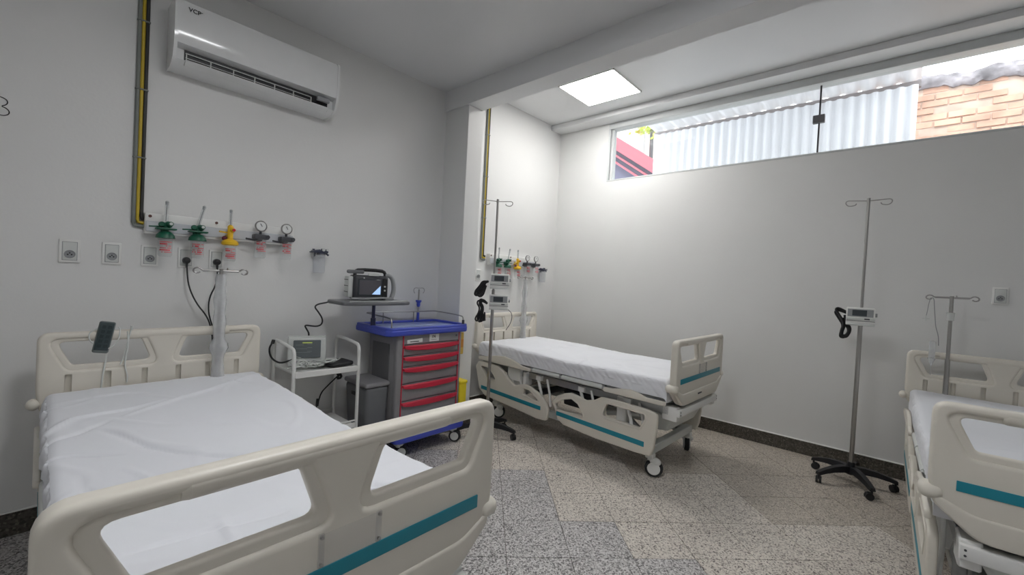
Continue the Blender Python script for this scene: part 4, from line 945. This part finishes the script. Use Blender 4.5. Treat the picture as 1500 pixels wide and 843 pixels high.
# ------------------------------------------------------------------ infusion stands
def iv_stand(label, x, y, ang, top, hook):
    t = thing('infusion_stand', label, 'infusion stand', (x, y, 0))
    b = MB(); b.cyl((0, 0, .07), (0, 0, .16), .030, .024, seg=18)
    for k in range(5):
        a = ang+2*PI*k/5; d = Vector((math.cos(a), math.sin(a), 0)); n = Vector((-d.y, d.x, 0)); prev = None
        for s_, zz, w, h in ((.01, .105, .030, .028), (.08, .110, .026, .026), (.15, .105, .024, .022), (.22, .090, .021, .017), (.27, .074, .019, .013)):
            c = d*s_+Vector((0, 0, zz)); ring = [b.bm.verts.new(c+n*w*cx+Vector((0, 0, h*cz))) for cx, cz in ((-1, -.8), (1, -.8), (.7, .9), (-.7, .9))]
            if prev:
                for q_ in range(4): b.bm.faces.new((prev[q_], prev[(q_+1) % 4], ring[(q_+1) % 4], ring[q_]))
            else: b.bm.faces.new(ring)
            prev = ring
        b.bm.faces.new(prev[::-1])
    b.build('star_base', black, t, 30)
    for k in range(5):
        a = ang+2*PI*k/5; d = Vector((math.cos(a), math.sin(a), 0))*.26; sw = ang*3+k*1.9; ax = Vector((math.cos(sw), math.sin(sw), 0)); c = d+Vector((-ax.y, ax.x, 0))*.014+Vector((0, 0, .025))
        MB().cyl(d+Vector((0, 0, .04)), d+Vector((0, 0, .075)), .007, seg=8).cyl(c-ax*.018, c-ax*.003, .025, seg=16).cyl(c+ax*.003, c+ax*.018, .025, seg=16).box(c+Vector((-.014, -.014, .0)), c+Vector((.014, .014, .03)), .008, 2).build('castor', black, t)
    MB().cyl((0, 0, .14), (0, 0, 1.30), .0145, seg=16).build('lower_pole', steel, t); MB().cyl((0, 0, 1.28), (0, 0, top), .0095, seg=12).build('upper_pole', steel, t)
    b = MB(); c_, s_ = math.cos(hook), math.sin(hook); P_ = lambda r, z: (c_*r, s_*r, z)
    for sg in (-1, 1): b.tube([P_(0, top-.006), P_(sg*.09, top+.0), P_(sg*.128, top+.002), P_(sg*.135, top-.02), P_(sg*.115, top-.042), P_(sg*.075, top-.036), P_(sg*.07, top-.022)], .0035, 8, 2)
    b.cyl((0, 0, top-.02), (0, 0, top+.014), .011, seg=12); b.build('hooks', steel, t)
    return t
def pump(label, x, y, z, rz, grp='infusion pumps', k=1.25):
    t = thing('infusion_pump', label, 'infusion pump', (x, y, z), rz, grp)       # local front faces -y
    t.scale = (1, 1, k)
    MB().box((-.05, -.075, 0), (.115, .0, .105), .008, 2).build('case', white_pl, t)
    MB().box((-.042, -.078, .052), (.105, -.074, .096), .003, 1).build('display', grey_pl, t); MB().box((-.015, -.0795, .057), (.068, -.077, .091)).build('screen', screen_off, t)
    MB().box((-.05, -.082, .034), (.115, -.072, .046), .002, 1).box((-.05, -.084, .0), (.115, -.072, .012), .003, 1).build('door_ledge', offwhite, t)
    b = MB(); b.box((.055, -.080, .036), (.085, -.084, .044), .002, 1); b.box((-.05, -.076, .026), (.115, -.0745, .029)); b.build('buttons', dark_m, t)
    MB().cyl((.112, -.04, .065), (.128, -.04, .065), .011, seg=12).build('release_knob', grey_pl, t)
    MB().box((-.025, -.002, .02), (.025, .03, .085), .005, 1).build('pole_clamp', dark_m, t)
    return t
def coil(owner, x, y, z, s_, shape):
    b = MB()
    for k in range(7):
        r = random.Random(k+int(z*100)); o = Vector((r.uniform(-.020, .020), r.uniform(-.018, .018), r.uniform(-.012, .012))); pts = [Vector(p_)+o*(1 if i else .3) for i, p_ in enumerate(shape)]
        b.tube(pts, .0065, 7, 2)
    b.sph(shape[0], .012); b.bm.transform(owner.matrix_basis.inverted() @ Matrix.Translation((x, y, z)) @ Matrix.Rotation(s_, 4, 'Z')); return b.build('power_cord', black, owner)
ivA = iv_stand('tall infusion stand with one pump standing alone by the far wall', -.163, 4.10, math.radians(12), 2.125, math.radians(5))
pA = pump('infusion pump on the stand by the far wall', -.200, 4.083, 1.192, math.radians(4))
coil(pA, -.255, 4.07, 1.29, 0, [(.03, 0, -.02), (-.04, 0, .015), (-.06, 0, .0), (-.03, 0, -.05), (0, 0, -.10), (-.018, 0, -.17), (-.012, 0, -.195), (.02, 0, -.19), (.035, 0, -.13), (.01, 0, -.09), (0, 0, -.04)])
ivB = iv_stand('infusion stand with two pumps between the cart and the alcove bed', -2.62, 2.68, math.radians(22), 2.085, math.radians(48))
pB = pump('upper of two infusion pumps on the stand beside the alcove bed', -2.59, 2.68, 1.31, math.radians(42))
pC = pump('lower of two infusion pumps on the stand beside the alcove bed', -2.59, 2.68, 1.13, math.radians(42))
coil(pB, -2.68, 2.62, 1.36, math.radians(45), [(.03, 0, .01), (0, 0, 0), (-.02, 0, -.04), (-.065, 0, -.095), (-.05, 0, -.125), (-.015, 0, -.11), (.0, 0, -.06), (.01, 0, -.02)])
coil(pC, -2.68, 2.62, 1.18, math.radians(45), [(.03, 0, .0), (-.02, 0, .03), (-.04, 0, .0), (-.01, 0, -.04), (-.02, 0, -.09), (-.05, 0, -.14), (-.03, 0, -.165), (.0, 0, -.13), (.0, 0, -.07), (.005, 0, -.15)])
# tubing hanging from the lower pump over the far headboard
b = MB(); b.tube([(-2.50, 2.74, 1.14), (-2.47, 2.78, 1.10), (-2.48, 2.78, 1.02), (-2.52, 2.76, .95)], .003, 6, 2); tag(b.build('drip_tube', dark_m), 'thin tube hanging from the pumps in front of the alcove headboard', 'tube')
